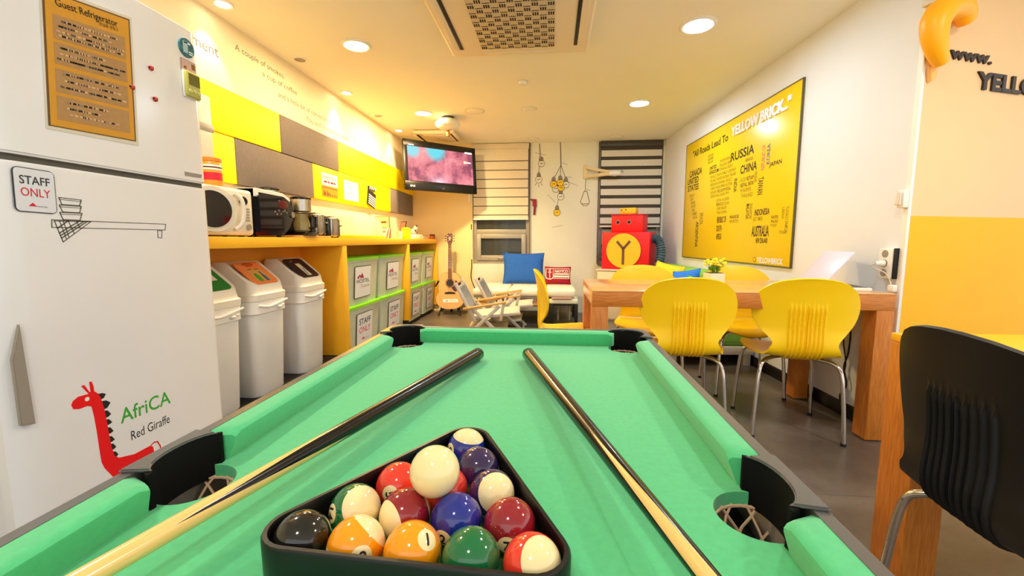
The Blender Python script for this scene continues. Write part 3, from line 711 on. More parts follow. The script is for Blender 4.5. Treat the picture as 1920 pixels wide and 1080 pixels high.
b = MB(); b.prism([(-.13, .03), (.13, .03), (.13, .10), (.09, .195), (-.13, .2)], .60, M_ACR, Matrix.Translation((0, .30, 0)) @ FR((0, 0, 0), (1, 0, 0))); part('cover', b, t)
# leaflets, board, mug and small things
for k in range(4):
    b = MB(); tl = Matrix.Rotation(math.radians(-22+6*k), 4, 'X'); b.box((0, 0, .055), (.1, .008, .11), [M_PAPER, mat('pink_leaflet', 'd9b0a4', .6), M_PAPER, mat('brown_leaflet', '8a6a48', .6)][k], M=tl)
    b.box((0, -.0045, .075), (.07, .001, .025), M_INKGREY, M=tl); solo('leaflet', b, ['white leaflet leaning at the left of the stack by the clear case', 'pink printed leaflet second in the leaning stack', 'white leaflet third in the leaning stack', 'brown leaflet leaning nearest the framed board'][k], 'leaflet', (-1.80, 4.42+.05*k, ZT+.004), -.5, 'leaflets leaning on the worktop')
t = thing('framed_board', 'tall pale framed board standing on the worktop behind the yellow mug', 'framed sign', (-1.98, 4.85, ZT), -.5)
b = MB(); b.box((0, 0, .13), (.30, .015, .26), mat('frame_brown', '8a7448', .5), .003); part('frame', b, t)
b = MB(); b.box((0, -.009, .13), (.285, .004, .245), mat('pale_board', 'f4e2bc', .5)); part('panel', b, t)
b = MB(); b.box((.06, -.0115, .075), (.1, .001, .11), mat('orange_photo', 'd98a4a', .6)); b.box((.05, -.0122, .09), (.03, .001, .05), mat('brown_ink', '6a3a10', .7)); b.box((.06, -.0115, .19), (.09, .001, .02), mat('brown_ink', '6a3a10', .7)); b.box((-.08, -.0115, .2), (.07, .001, .006), M_INKGREY); part('print', b, t)
t = thing('cup', 'white paper cup in front of the framed board', 'cup', (-1.79, 4.93, ZT)); b = MB(); b.lathe([(.026, 0), (.036, .09), (.038, .092), (.034, .09), (.025, .006)], M_WPL, n=24); part('cup_body', b, t)
t = thing('mug', 'bright yellow mug with a lid on the worktop', 'mug', (-1.80, 5.18, ZT)); my = mat('yellow_glaze', 'fde21a', .25)
b = MB(); b.lathe([(.05, 0), (.056, .01), (.056, .11), (.052, .115)], my, n=28); part('mug_body', b, t)
b = MB(); b.tube(smooth_path([(.0, -.054, .085), (.01, -.085, .08), (.01, -.09, .04), (.0, -.054, .025)], 5), .008, my); part('handle', b, t)
b = MB(); b.lathe([(.06, .115), (.06, .122), (.03, .14), (.001, .142)], my, n=28); part('lid', b, t)
t = thing('photo_frame', 'dark photo frame leaning on the wall right of the yellow mug', 'photo frame', (-1.94, 5.42, ZT+.06), -.75)
b = MB(); tl = Matrix.Rotation(-.22, 4, 'X'); b.box((0, 0, .085), (.14, .012, .17), mat('dark_frame', '4a2a1e', .4), .003, M=tl); part('frame', b, t); b = MB(); b.box((0, -.0065, .085), (.11, .002, .14), mat('brown_photo', '9a6a58', .5), M=tl); part('photo', b, t)
t = thing('figurine', 'small pale figurine with dark patches on the white box', 'figurine', (-1.85, 5.62, ZT+.06)); fm = mat('figurine_pale', 'd9b9a8', .5); fd = mat('figurine_dark', '4a2a1e', .5)
b = MB(); b.sph((0, 0, .04), .045, fm, 18, (1, 1.5, .9)); part('body', b, t); b = MB(); b.sph((0.01, .06, .085), .034, fm, 16); b.sph((.0, .085, .11), .014, fd, 10); b.sph((.03, .05, .112), .014, fd, 10); part('head', b, t); b = MB(); b.sph((.03, .02, .03), .02, fd, 10); b.sph((.035, -.03, .05), .016, fd, 10); part('patch', b, t)
b = MB(); b.bb((-1.96, 5.36, ZT), (-1.76, 5.74, ZT+.06), M_WPL, .006); solo('storage_tray', b, 'low white box under the figurine and photo frame', 'box', (-1.86, 5.55, ZT), world=True)
b = MB()
for k in range(4): b.tube([(0, -.09+.06*k-.025, 0)]+[(0, -.09+.06*k+.025*math.cos(PI-PI*j/8), .05*math.sin(PI*j/8)+.01) for j in range(9)]+[(0, -.09+.06*k+.025, 0)], .003, M_CHROME, 6)
b.tube([(0, -.115, .002), (0, .115, .002)], .003, M_CHROME, 6)
solo('letter_rack', b, 'thin wire rack of loops between the white box and the small jars', 'wire rack', (-1.78, 5.93, ZT))
for k in range(2):
    t = thing('spice_jar', ['small brown jar, the left of two at the end of the worktop', 'small brown jar at the very end of the worktop'][k], 'jar', (-1.745, 6.12+.075*k, ZT), 0, 'small brown jars')
    b = MB(); b.lathe([(.028, 0), (.03, .004), (.03, .045), (.024, .052)], mat('jar_brown', 'a8562a', .2), n=20); part('jar_body', b, t); b = MB(); b.lathe([(.029, .05), (.029, .068), (.026, .07)], mat('jar_lid', '5a1c14', .4), n=20); part('lid', b, t)

# ================================================================ refrigerator
FX = -1.40; Y0, Y1 = 0.945, 1.655
FF = FR((FX, 0, 0), (0, 1, 0))
t = thing('refrigerator', 'tall white two-door refrigerator at the left edge', 'refrigerator', (-1.73, (Y0+Y1)/2, 0)); fr = t
b = MB(); b.bb((-2.06, Y0+.005, .03), (FX-.062, Y1-.005, 1.865), M_FRIDGE, .012, 3); b.bb((-2.0, Y0+.03, 0), (-1.5, Y1-.03, .05), M_BLACKM); part('cabinet', b, t, True)
def door_shape(z0, z1):
    P = [(-.06, Y0), (-.012, Y0)]
    for k in range(9):
        a = PI*(1-k/8/2); P.append((-.028+.028*math.sin(PI/2*k/8)-.0, Y0+.05*(1-math.cos(PI/2*k/8))))
    P = [(-.06, Y0), (-.035, Y0+.0), (-.02, Y0+.012), (-.008, Y0+.035), (0, Y0+.08), (0, Y1-.03), (-.008, Y1-.01), (-.022, Y1), (-.06, Y1)]
    b = MB(); b.prism([(FX+x, y) for x, y in P], z1-z0, M_FRIDGE, Matrix.Translation((0, 0, z0)), bev=.006); return b
d1 = part('freezer_door', door_shape(1.287, 1.868), t, True)
d2 = part('refrigerator_door', door_shape(.06, 1.268), t, True)
b = MB(); b.bb((FX-.055, Y0+.01, 1.268), (FX-.02, Y1-.01, 1.287), mat('door_gasket', '5a564c', .6)); part('door_gasket', b, t, True)
b = MB(); b.prism([(Y0+.012, .75), (Y0+.036, .84), (Y0+.043, .565), (Y0+.012, .572)], .012, M_GREYPL, FF @ Matrix.Translation((0, 0, -.004)), bev=.002); part('grip', b, d2, True, 'grey recessed grip')
b = MB(); b.prism([(1.545, 1.322), (1.625, 1.322), (1.62, 1.308), (1.545, 1.306)], .002, M_GREYPL, FF); part('badge', b, d1, True)
GIR = [(1.081, 0.58), (1.086, 0.59), (1.101, 0.598), (1.12, 0.597), (1.13, 0.596), (1.112, 0.627), (1.121, 0.627), (1.133, 0.601), (1.136, 0.6), (1.135, 0.632), (1.142, 0.631), (1.146, 0.614), (1.146, 0.599), (1.156, 0.588), (1.163, 0.57), (1.169, 0.536), (1.173, 0.488), (1.175, 0.448), (1.179, 0.4), (1.185, 0.37), (1.197, 0.356), (1.248, 0.342), (1.306, 0.343), (1.316, 0.334), (1.319, 0.301), (1.319, .25), (1.175, 0.25), (1.175, 0.301), (1.152, 0.345), (1.145, 0.368), (1.143, 0.405), (1.141, 0.47), (1.138, 0.523), (1.134, 0.555), (1.122, 0.561), (1.1, 0.56), (1.085, 0.566)]
MANE = [[(1.159, 0.587), (1.179, 0.578), (1.164, 0.565)], [(1.166, 0.561), (1.19, 0.546), (1.169, 0.53)], [(1.169, 0.529), (1.188, 0.509), (1.172, 0.502)], [(1.171, 0.499), (1.189, 0.481), (1.173, 0.477)], [(1.173, 0.472), (1.19, 0.451), (1.174, 0.447)], [(1.174, 0.442), (1.191, 0.422), (1.177, 0.418)], [(1.176, 0.416), (1.193, 0.396), (1.18, 0.391)], [(1.18, 0.387), (1.197, 0.369), (1.188, 0.363)]]
F1 = FF @ Matrix.Translation((0, 0, .0004))
b = MB(); b.prism(GIR, .0006, M_RED, F1); b.stroke([(1.31, .343), (1.321, .348), (1.334, .344), (1.342, .325), (1.346, .299), (1.346, .26)], .004, M_RED, F1)
b.prism(circ(.0065, 14, 1.124, .582), .0004, M_PAPER, F1 @ Matrix.Translation((0, 0, .0007)))
for m3 in MANE: b.prism([(m3[0][0]-.006, m3[0][1]), ((m3[0][0]+m3[1][0])/2, m3[1][1]+(m3[0][1]-m3[1][1])*.75), m3[1], ((m3[2][0]+m3[1][0])/2, m3[2][1]+(m3[1][1]-m3[2][1])*.2), (m3[2][0]-.006, m3[2][1])], .0005, M_INK, F1)
part('giraffe_decal', b, d2, True, 'red giraffe decal')
b = MB(); b.text('AfriCA', M_INKG, FF, w=.185, h=.05, x=1.215, y=.462, bold=.01); b.text('Red Giraffe', M_INK, FF, w=.145, h=.032, x=1.244, y=.392); part('lettering', b, d2, True)
SH = [[(1.111, 1.182), (1.169, 1.18), (1.163, 1.163), (1.116, 1.163)], [(1.11, 1.161), (1.167, 1.161), (1.161, 1.142), (1.116, 1.142)], [(1.109, 1.14), (1.167, 1.141), (1.16, 1.12), (1.115, 1.12)], [(1.087, 1.118), (1.444, 1.119), (1.44, 1.098), (1.085, 1.097)], [(1.093, 1.115), (1.189, 1.117), (1.109, 1.056)], [(1.41, 1.095), (1.427, 1.095), (1.423, 1.069), (1.409, 1.07)]]
b = MB()
for p in SH: b.stroke(p, .0022, mat('brown_line', '5d564a', .6), F1, closed=True)
for p in SH[:3]: b.stroke([(p[0][0], p[0][1]-.005), (p[1][0], p[1][1]-.005)], .0016, MATS['brown_line'], F1)
for k, p in enumerate([[(1.106, 1.116), (1.118, 1.064)], [(1.128, 1.117), (1.099, 1.095)], [(1.128, 1.117), (1.14, 1.082)], [(1.157, 1.117), (1.102, 1.081)], [(1.149, 1.117), (1.158, 1.097)], [(1.179, 1.117), (1.106, 1.067)], [(1.115, 1.116), (1.125, 1.07)], [(1.17, 1.117), (1.104, 1.074)]]): b.stroke(p, .003 if k % 2 else .0018, MATS['brown_line'], F1)
part('shelf_decal', b, d2, True, 'line drawing of bowls on a shelf')
# things held on the fridge
t = thing('notice', 'orange GUEST refrigerator notice sheet on the upper fridge door', 'notice', (FX, 1.24, 1.385))
P = [(1.104, 1.378), (1.126, 1.747), (1.375, 1.786), (1.358, 1.391)]
b = MB(); b.prism([(1.099, 1.369), (1.121, 1.757), (1.383, 1.796), (1.367, 1.379)], .0012, mat('clear_sleeve', 'ded6c4', .25), FF @ Matrix.Translation((0, 0, .001))); part('plastic_sleeve', b, t, True)
G0 = FF @ Matrix.Translation((0, 0, .0025)); b = MB(); b.prism(P, .0006, mat('dark_edge', '6a4a1c', .5), G0)
def q(u, v): return tuple(lerp(lerp(P[0][i], P[3][i], u), lerp(P[1][i], P[2][i], u), v) for i in (0, 1))
b.prism([q(.02, .008), q(.98, .008), q(.98, .988), q(.02, .988)], .0006, M_ORANGEP, G0 @ Matrix.Translation((0, 0, .0007)))
G1 = G0 @ Matrix.Translation((0, 0, .0014))
for v0, v1 in ((.66, .84), (.475, .635), (.265, .44), (.06, .24)): b.prism([q(.09, v0), q(.92, v0), q(.92, v1), q(.09, v1)], .0005, M_TANP, G1)
part('sheet', b, t, True)
b = MB(); G2 = G0 @ Matrix.Translation((0, 0, .0021)); sk = math.atan2(.039, .249)
a = q(.13, .915); b.text('Guest Refrigerator', M_INK, G2, w=.178, h=.026, x=a[0], y=a[1]-.010, rot=sk*.9, bold=.005)
a = q(.6, .868); b.text('\uc190\ub2d8\uc6a9 \ub0c9\uc7a5\uace0', M_INK, G2, w=.06, h=.011, x=a[0], y=a[1], rot=sk*.9)
random.seed(5)
for rows in ((.80, .76, .72, .69), (.60, .555, .515), (.41, .36, .31), (.20, .155, .11)):
    for v in rows:
        u = .12+random.random()*.1; ue = .55+random.random()*.33
        while u < ue:
            du = .016+random.random()*.012; b.stroke([q(u, v), q(u+du, v)], .005, random.choice([M_INK, mat('pale_print', 'd9b78a', .6), mat('pale_print', 'd9b78a', .6), mat('rose_print', 'cf9f86', .6), MATS['grey_ink'], MATS['brown_line']]), G2 @ Matrix.Translation((0, 0, 0))); u += du+.008+(random.random() < .15)*.03
part('lettering', b, t, True)
t = thing('sign', 'small white STAFF ONLY sign with a black border on the fridge', 'sign', (FX, 1.055, 1.135))
b = MB(); sign_face(b, FF @ Matrix.Translation((1.055, 1.194, .0005)) @ Matrix.Rotation(math.radians(-1.5), 4, 'Z'), .096, .118, 'staff'); part('sign_plate', b, t, True)
for k, (y, z, lb) in enumerate(((1.439, 1.657, 'small red ladybird magnet, topmost of three'), (1.362, 1.567, 'small red ladybird magnet pinning the edge of the orange notice'), (1.445, 1.555, 'small dark red ladybird magnet, lowest of three'))):
    t = thing('magnet', lb, 'magnet', (FX, y, z), 0, 'ladybird magnets on the fridge')
    b = MB(); b.sph((.003, 0, 0), .009, mat('ladybird_red', 'c23a30', .3), 16, (.7, 1, 1)); part('body', b, t); b = MB(); b.sph((.005, -.007, .001), .004, M_INK, 10, (.6, 1, 1)); b.sph((.0085, .003, .003), .0018, M_INK, 8); b.sph((.0085, .002, -.004), .0018, M_INK, 8); part('spot', b, t)
t = thing('magnet', 'round teal souvenir magnet near the top of the fridge', 'magnet', (FX, 1.597, 1.79)); b = MB(); b.cyl((0, 0, 0), (.006, 0, 0), .034, mat('teal_print', '3d7f86', .4, noise=.5, nscale=60), n=28); part('disc', b, t)
b = MB(); b.box((.0065, -.008, .0), (.001, .02, .04), mat('pale_blue_print', 'a8c6c6', .5)); b.box((.0065, .016, -.012), (.001, .018, .004), M_PAPER); b.box((.0065, .016, -.02), (.001, .018, .004), M_PAPER); b.box((.0065, .0, .018), (.001, .03, .006), M_PAPER); part('print', b, t)
t = thing('magnet', 'small pink picture card stuck above the fridge timer', 'magnet', (FX, 1.60, 1.723)); b = MB(); b.box((.002, 0, 0), (.004, .068, .045), mat('card_edge', '9a8a78', .5)); b.box((.0042, 0, 0), (.001, .062, .039), mat('pink_card', 'dcb6a6', .5, noise=.2, nscale=60)); part('card', b, t); b = MB(); b.box((.005, -.018, -.008), (.001, .012, .01), mat('brown_print', '8a5a28', .6)); b.box((.005, .02, .004), (.001, .015, .02), mat('brown_print', '8a5a28', .6)); part('print', b, t)
t = thing('kitchen_timer', 'pale green digital kitchen timer on the fridge door edge', 'timer', (FX, 1.603, 1.655)); b = MB(); b.box((.009, 0, 0), (.018, .066, .094), mat('timer_green', 'b9b558', .4), .006, 3); b.box((.004, 0, 0), (.008, .074, .1), M_WPL, .004); part('case', b, t); b = MB(); b.box((.0185, .002, .018), (.002, .05, .042), mat('timer_screen', '6d6a2a', .15)); part('screen', b, t)
for k in (-1, 0, 1): b = MB(); b.cyl((.017, k*.02, -.024-.003*abs(k)), (.022, k*.02, -.024-.003*abs(k)), .007, mat('timer_button', 'd2cf7e', .4), n=14); part('button', b, t)
# cupboard above the fridge
t = thing('wall_cupboard', 'orange-yellow cupboard over the refrigerator', 'cupboard', (-1.95, 1.3, 2.0)); b = MB(); b.bb((XL+.002, .9, 2.0), (-1.80, 1.69, CH-.004), M_SHELF, .004); part('body', b, t, True); b = MB(); b.bb((-1.80, .905, 2.005), (-1.782, 1.685, CH-.008), mat('amber_front', 'f7ae12', .4), .003); part('door', b, t, True)
# ================================================================ far wall
# television on a swing bracket in the left corner
tv_rz = math.radians(41)
t = thing('television', 'flat black television on a swing bracket in the corner, showing a pink nebula', 'television', (-1.455, 5.65, 1.70), tv_rz)
TW, TH = 1.04, .625
TL = Matrix.Translation((0, 0, TH/2)) @ Matrix.Rotation(math.radians(-4), 4, 'X')
b = MB(); b.box((0, .03, 0), (TW, .05, TH), M_BLACK, .015, 3, M=TL); b.box((0, .065, -.02), (TW*.7, .05, TH*.7), M_BLACK, .02, M=TL); part('body', b, t)
b = MB(); bz = .045
for c, d in (((0, 0, TH/2-.04), (TW, .012, .08)), ((0, 0, -TH/2+.055), (TW, .012, .11)), ((-TW/2+.025, 0, 0), (.05, .012, TH)), ((TW/2-.025, 0, 0), (.05, .012, TH))): b.box(c, d, M_BLACK, .004, M=TL)
part('bezel', b, t)
def screen_mat():
    m = bpy.data.materials.new('nebula_screen'); m.use_nodes = True; nt = m.node_tree; L = nt.links; p = nt.nodes['Principled BSDF']
    tc = nt.nodes.new('ShaderNodeTexCoord'); n = nt.nodes.new('ShaderNodeTexNoise'); n.inputs['Scale'].default_value = 3.2; n.inputs['Detail'].default_value = 12; n.inputs['Roughness'].default_value = .62; n.inputs['Distortion'].default_value = .35
    L.new(tc.outputs['Object'], n.inputs['Vector'])
    cr = nt.nodes.new('ShaderNodeValToRGB'); e = cr.color_ramp.elements
    e[0].position = .3; e[0].color = lin('5a4a6e'); e[1].position = .72; e[1].color = lin('ffd2cc')
    for p_, c in ((.42, 'a8506a'), (.5, 'e87f92'), (.58, 'f79aa4')): x = e.new(p_); x.color = lin(c)
    L.new(n.outputs['Fac'], cr.inputs[0]); prev = cr.outputs[0]
    sp = nt.nodes.new('ShaderNodeSeparateXYZ'); L.new(tc.outputs['Object'], sp.inputs[0])
    def blob(cx, cz, r, col, prev):
        d = nt.nodes.new('ShaderNodeVectorMath'); d.operation = 'DISTANCE'; d.inputs[1].default_value = (cx, -.0, cz); L.new(tc.outputs['Object'], d.inputs[0])
        a = nt.nodes.new('ShaderNodeMapRange'); a.inputs[1].default_value = r; a.inputs[2].default_value = r*.5; L.new(d.outputs['Value'], a.inputs[0])
        mx = nt.nodes.new('ShaderNodeMix'); mx.data_type = 'RGBA'; L.new(a.outputs[0], mx.inputs[0]); L.new(prev, mx.inputs[6]); mx.inputs[7].default_value = lin(col); return mx.outputs[2]
    prev = blob(-.08, TH/2+.22, .17, '62e0f2', prev); prev = blob(-.40, TH/2+.19, .12, '8ee4f4', prev); prev = blob(-.33, TH/2-.42, .07, 'fff0d8', prev)
    L.new(prev, p.inputs['Emission Color']); p.inputs['Emission Strength'].default_value = .8; p.inputs['Base Color'].default_value = (.01, .01, .01, 1); p.inputs['Roughness'].default_value = .15
    return m
b = MB(); b.box((0, -.001, .02), (TW-.1, .004, TH-.19), screen_mat(), M=TL); part('screen', b, t)
TS = TL @ FR((0, -.0075, 0), (1, 0, 0)); em = emis('screen_text', (1, 1, 1), 1.0)
b = MB(); [b.stroke([(x_, .231), (x_+.016, .231)], .02, em, TS) for x_ in (.36, .381, .402, .434)]; [b.stroke([(x_, .101), (x_+.010, .101)], .014, em, TS) for x_ in (.375, .390, .405, .420)]; b.prism([(.33, .085), (.365, .085), (.365, .118), (.33, .118)], .0006, emis('screen_red', (.6, .02, .04), .8), TS); [b.stroke([(x_, .248), (x_+.012, .248)], .010, em, TS) for x_ in (-.45, -.433, -.416, -.399)]; part('screen_text', b, t)
b = MB(); T2 = TL @ FR((0, -.0065, 0), (1, 0, 0)); b.prism(circ(.012, 18, -.44, -.265), .0006, M_PAPER, T2); b.text('LG', M_PAPER, T2, w=.03, h=.02, x=-.42, y=-.275, bold=.02); b.text('LG', M_GREYPL, T2, w=.03, h=.012, x=-.01, y=-.28); part('logo', b, t)
b = MB(); b.tube([(0, .08, .3), (.05, .35, .32), (-.12, .55, .33)], .02, M_BLACK, 10); b.box((-.13, .56, .33), (.2, .03, .2), M_BLACK, .004, rot=Matrix.Rotation(-tv_rz, 4, 'Z')); part('wall_bracket', b, t)
b = MB(); b.bb((-1.24, YF-.02, 1.62), (-1.20, YF, 1.76), M_WPL, .004); solo('switch', b, 'small pale wall fitting under the television', 'wall switch', (-1.22, YF, 1.62), world=True)
b = MB(); b.tube(smooth_path([(-1.19, YF-.012, 1.3), (-1.192, YF-.012, 1.0), (-1.19, YF-.012, .7), (-1.2, YF-.012, .5), (-1.13, YF-.014, .3), (-1.1, YF-.02, .05)], 6), .006, M_BLACKM, 6)
b.tube([(-1.19, YF-.015, 1.22), (-1.19, YF-.015, .78)], .012, M_WPL, 8)
solo('cable', b, 'dark cable with a white sleeve running down the wall left of the window', 'cable', (-1.19, YF, .05), world=True)
# bulb drawings
M_BULBY = mat('yellow_ink', 'f2c822', .7)
M_LINE = mat('dark_brown_line', '5f4630', .7)
BK = [0]
def bulb(b, x, z, r, fill, top=True):
    BK[0] += 1; o_ = .0012*BK[0]; M = FW @ Matrix.Translation((0, 0, .0006+o_))
    b.prism(circ(r, 20, x, z), .0004, M_BULBY if fill else M_WALL, M)
    M2 = FW @ Matrix.Translation((0, 0, .0012+o_)); b.stroke(circ(r, 20, x, z), .0055, M_LINE, M2, closed=True)
    b.prism([(x-r*.55, z+r*.85), (x+r*.55, z+r*.85), (x+r*.5, z+r*1.7), (x, z+r*2.2), (x-r*.5, z+r*1.7)], .0004, M_INKGREY, M); b.stroke([(x-r*.55, z+r*.85), (x+r*.55, z+r*.85), (x+r*.5, z+r*1.7), (x, z+r*2.2), (x-r*.5, z+r*1.7)], .004, M_LINE, M2, closed=True)
    b.stroke([(x-r*.4, z), (x+r*.4, z+.006)], .008, M_LINE, M2)
b = MB(); M2 = FW @ Matrix.Translation((0, 0, .001))
b.stroke([(-.19, 2.43), (-.18, 2.26)], .011, M_LINE, M2); b.stroke([(-.19, 2.26), (-.199, 2.0)], .007, M_LINE, M2); bulb(b, -.161, 2.158, .046, False); bulb(b, -.199, 1.932, .048, False)
for a in (-2.2, -1.57, -.95): b.stroke([(-.199+.06*math.cos(a), 1.932+.065*math.sin(a)), (-.199+.09*math.cos(a), 1.932+.1*math.sin(a))], .006, M_LINE, M2)
b.stroke([(-.25, 2.31), (-.11, 2.28)], .005, M_INKGREY, M2)
BK[0] = 0
solo('wall_drawing', b, 'black line drawing of two hanging light bulbs, nearest the left blind', 'wall drawing', (-.19, YF, 1.8), world=True)
b = MB()
b.stroke([(.105, 2.445), (.118, 2.13)], .012, M_LINE, M2)
for x, z in ((.02, 1.95), (.11, 1.97), (.185, 1.95)): b.stroke([(.116, 2.13), (x, z)], .007, M_LINE, M2)
for x, z, f_ in ((.119, 1.688, False), (.068, 1.464, True), (.19, 1.859, False), (.045, 1.80, False), (.122, 1.814, True), (.015, 1.867, True), (.11, 1.885, True)): bulb(b, x, z, .048, f_)
b.stroke([(.085, 1.65), (.07, 1.565)], .006, M_LINE, M2)
for p in (((.14, 2.16), (.21, 2.14)), ((.17, 1.97), (.27, 1.96)), ((.22, 1.9), (.36, 1.84)), ((-.07, 1.72), (.04, 1.61)), ((0.0, 1.25), (.15, 1.28))): b.stroke(p, .005, M_INKGREY, M2)
solo('wall_drawing', b, 'line drawing of a cluster of yellow and white hanging bulbs on the far wall', 'wall drawing', (.1, YF, 1.3), world=True)
b = MB(); b.stroke([(.472, 1.95), (.466, 1.765)], .007, M_LINE, M2); b.stroke([(.45, 1.76), (.49, 1.76), (.53, 1.61), (.52, 1.585), (.415, 1.585), (.40, 1.61)], .008, M_LINE, M2, closed=True); b.stroke([(.425, 1.58), (.445, 1.555), (.49, 1.555), (.512, 1.58)], .007, M_LINE, M2); b.stroke([(.48, 1.79), (.54, 1.77)], .005, M_INKGREY, M2)
solo('wall_drawing', b, 'line drawing of a pear-shaped lamp hanging below the folding bracket', 'wall drawing', (.47, YF, 1.55), world=True)
t = thing('bracket', 'pale folding wall bracket reaching across the striped blind', 'wall bracket', (.46, YF, 2.0)); mw = mat('bracket_cream', 'e8d6ac', .5)
b = MB(); b.bb((.44, YF-.03, 1.93), (.49, YF, 2.13), mw, .006); part('wall_plate', b, t, True)
b = MB(); b.tube([(.47, YF-.03, 2.09), (.62, YF-.12, 2.04), (.82, YF-.15, 2.0)], .02, mw, 8); b.tube([(.47, YF-.03, 1.965), (.62, YF-.10, 1.97), (.82, YF-.15, 1.985)], .026, mw, 8); part('arm', b, t, True)
b = MB(); b.tube([(.78, YF-.15, 1.985), (.86, YF-.16, 1.985), (.93, YF-.165, 1.985)], [.034, .042, .03], M_WPL, 12); b.tube([(.93, YF-.165, 1.99), (.95, YF-.17, 2.02), (.965, YF-.17, 1.99)], .008, M_GREYPL, 6); part('clamp', b, t, True)
t = thing('hook', 'small dark red gun-shaped hook on the far wall beside the left blind', 'wall hook', (-.255, YF, 1.5)); mr = mat('dark_red', '8a1220', .4)
b = MB(); H = FW @ Matrix.Translation((0, 0, .001)); b.prism([(-.315, 1.66), (-.23, 1.655), (-.225, 1.55), (-.25, 1.53), (-.285, 1.56), (-.285, 1.63), (-.315, 1.64)], .025, mr, H, bev=.004); part('grip', b, t, True); b = MB(); b.prism([(-.27, 1.54), (-.235, 1.54), (-.245, 1.43), (-.275, 1.43)], .02, mr, H, bev=.004); part('barrel', b, t, True)

# ---------------------------------------------------------------- guitar on a stand
g = thing('acoustic_guitar', 'pale acoustic guitar standing against the far wall beside the cabinets', 'guitar', (-1.435, 5.90, .085), math.radians(8))
GT = Matrix.Rotation(math.radians(-7), 4, 'X')
hw = [(0, .02), (.005, .07), (.02, .12), (.05, .165), (.09, .192), (.135, .202), (.18, .198), (.22, .178), (.255, .150), (.29, .135), (.325, .134), (.36, .142), (.40, .152), (.44, .151), (.475, .138), (.50, .115), (.52, .08), (.53, .03)]
pg = [(w, z) for z, w in hw]+[(-w, z) for z, w in reversed(hw)]
GX = GT @ FR((0, 0, 0), (1, 0, 0))       # local z points out of the soundboard
M_GTOP = mat('spruce_soundboard', 'e9bb78', .3, col2='dfa962', nscale=20, stretch=(20, 1, 1)); M_GSIDE = mat('dark_rosewood', '3a1a10', .25, col2='5a2a18', nscale=20, stretch=(1, 1, 8)); M_EBONY = mat('ebony', '1c1210', .35)
b = MB(); b.prism(pg, .095, M_GSIDE, GX @ Matrix.Translation((0, 0, -.095)), bev=.004); part('body', b, g)
b = MB(); b.prism([(x*.985, .004+z*.985) for x, z in pg], .003, M_GTOP, GX); part('soundboard', b, g)
sb = g.children[-1]
b = MB(); b.prism(circ(.052, 32, 0, .375), .0008, M_EBONY, GX @ Matrix.Translation((0, 0, .0032))); part('sound_hole', b, sb)
b = MB()
for r in (.058, .066): b.tube([(r*math.cos(2*PI*k/36), .375+r*math.sin(2*PI*k/36), .0036) for k in range(36)], .0022, mat('rosette', '8a5a34', .4), 6, GX, closed=True)
part('rosette', b, sb)
b = MB(); b.prism([(.02, .31), (.055, .335), (.072, .36), (.075, .42), (.1, .40), (.118, .35), (.115, .29), (.09, .255), (.055, .262)], .0015, mat('pickguard', '4a1a14', .15), GX @ Matrix.Translation((0, 0, .0034))); part('pickguard', b, sb)
b = MB(); b.prism([(-.075, .222), (.075, .222), (.075, .24), (.03, .25), (-.03, .25), (-.075, .24)], .008, M_EBONY, GX @ Matrix.Translation((0, 0, .003)), bev=.002); part('bridge', b, g)
b = MB(); b.prism([(-.10, .10), (.115, .10), (.115, .148), (-.10, .148)], .0008, M_PAPER, GX @ Matrix.Translation((0, 0, .0034))); b.stroke([(-.01, .124), (.08, .124)], .004, M_INKGREY, GX @ Matrix.Translation((0, 0, .0042))); b.prism([(-.07, .105), (-.03, .12), (-.04, .135)], .0004, M_INKGREY, GX @ Matrix.Translation((0, 0, .0043))); part('sticker', b, g, label='white label sticker')
b = MB(); b.prism([(-.027, .375+.05), (.027, .425), (.022, .93), (-.022, .93)], .022, M_GSIDE, GX @ Matrix.Translation((0, 0, -.012)), bev=.003); part('neck', b, g)
b = MB(); b.prism([(-.028, .425), (.028, .425), (.023, .93), (-.023, .93)], .006, mat('fingerboard_brown', '7a5234', .4), GX @ Matrix.Translation((0, 0, .0102)))
for k in range(14): z = .93-.62*(1-2**(-(k+1)/12)); b.prism([(-.026, z), (.026, z), (.026, z+.0025), (-.026, z+.0025)], .001, M_CHROME, GX @ Matrix.Translation((0, 0, .0162)))
part('fingerboard', b, g, label='brown fretted fingerboard')
b = MB(); b.prism([(-.024, .93), (.024, .93), (.040, .975), (.038, 1.065), (.022, 1.085), (0, 1.075), (-.022, 1.085), (-.038, 1.065), (-.040, .975)], .016, mat('headstock_brown', '5a2418', .3), GX @ Matrix.Translation((0, 0, -.006)), bev=.002); b.prism(circ(.012, 12, 0, 1.01, .03), .001, M_GTOP, GX @ Matrix.Translation((0, 0, .0101))); part('headstock', b, g)
for s in (-1, 1):
    for k in range(3):
        b = MB(); z = .975+.036*k; b.cyl((s*.038, z, 0), (s*.055, z, 0), .004, M_CHROME, M=GX, n=8); b.sph((s*.06, z, 0), .009, M_EBONY, 10, (1, .8, .5), M=GX); b.cyl((s*.022, z, .008), (s*.022, z, .018), .004, M_CHROME, M=GX, n=8); part('tuning_peg', b, g)
b = MB()
for k in range(6): x = -.017+.0068*k; b.tube([(x*1.5, .236, .012), (x, .93, .0175), (x*1.0, .955, .013)], .0008, M_CHROME, 5, GX)
part('string', b, g)
t = thing('guitar_stand', 'low black guitar stand with bent feet under the acoustic guitar', 'stand', (-1.435, 5.90, 0), math.radians(8))
b = MB(); b.tube([(0, .13, .02), (0, .16, .3), (0, .15, .55)], .011, M_BLACKM, 8); part('post', b, t)
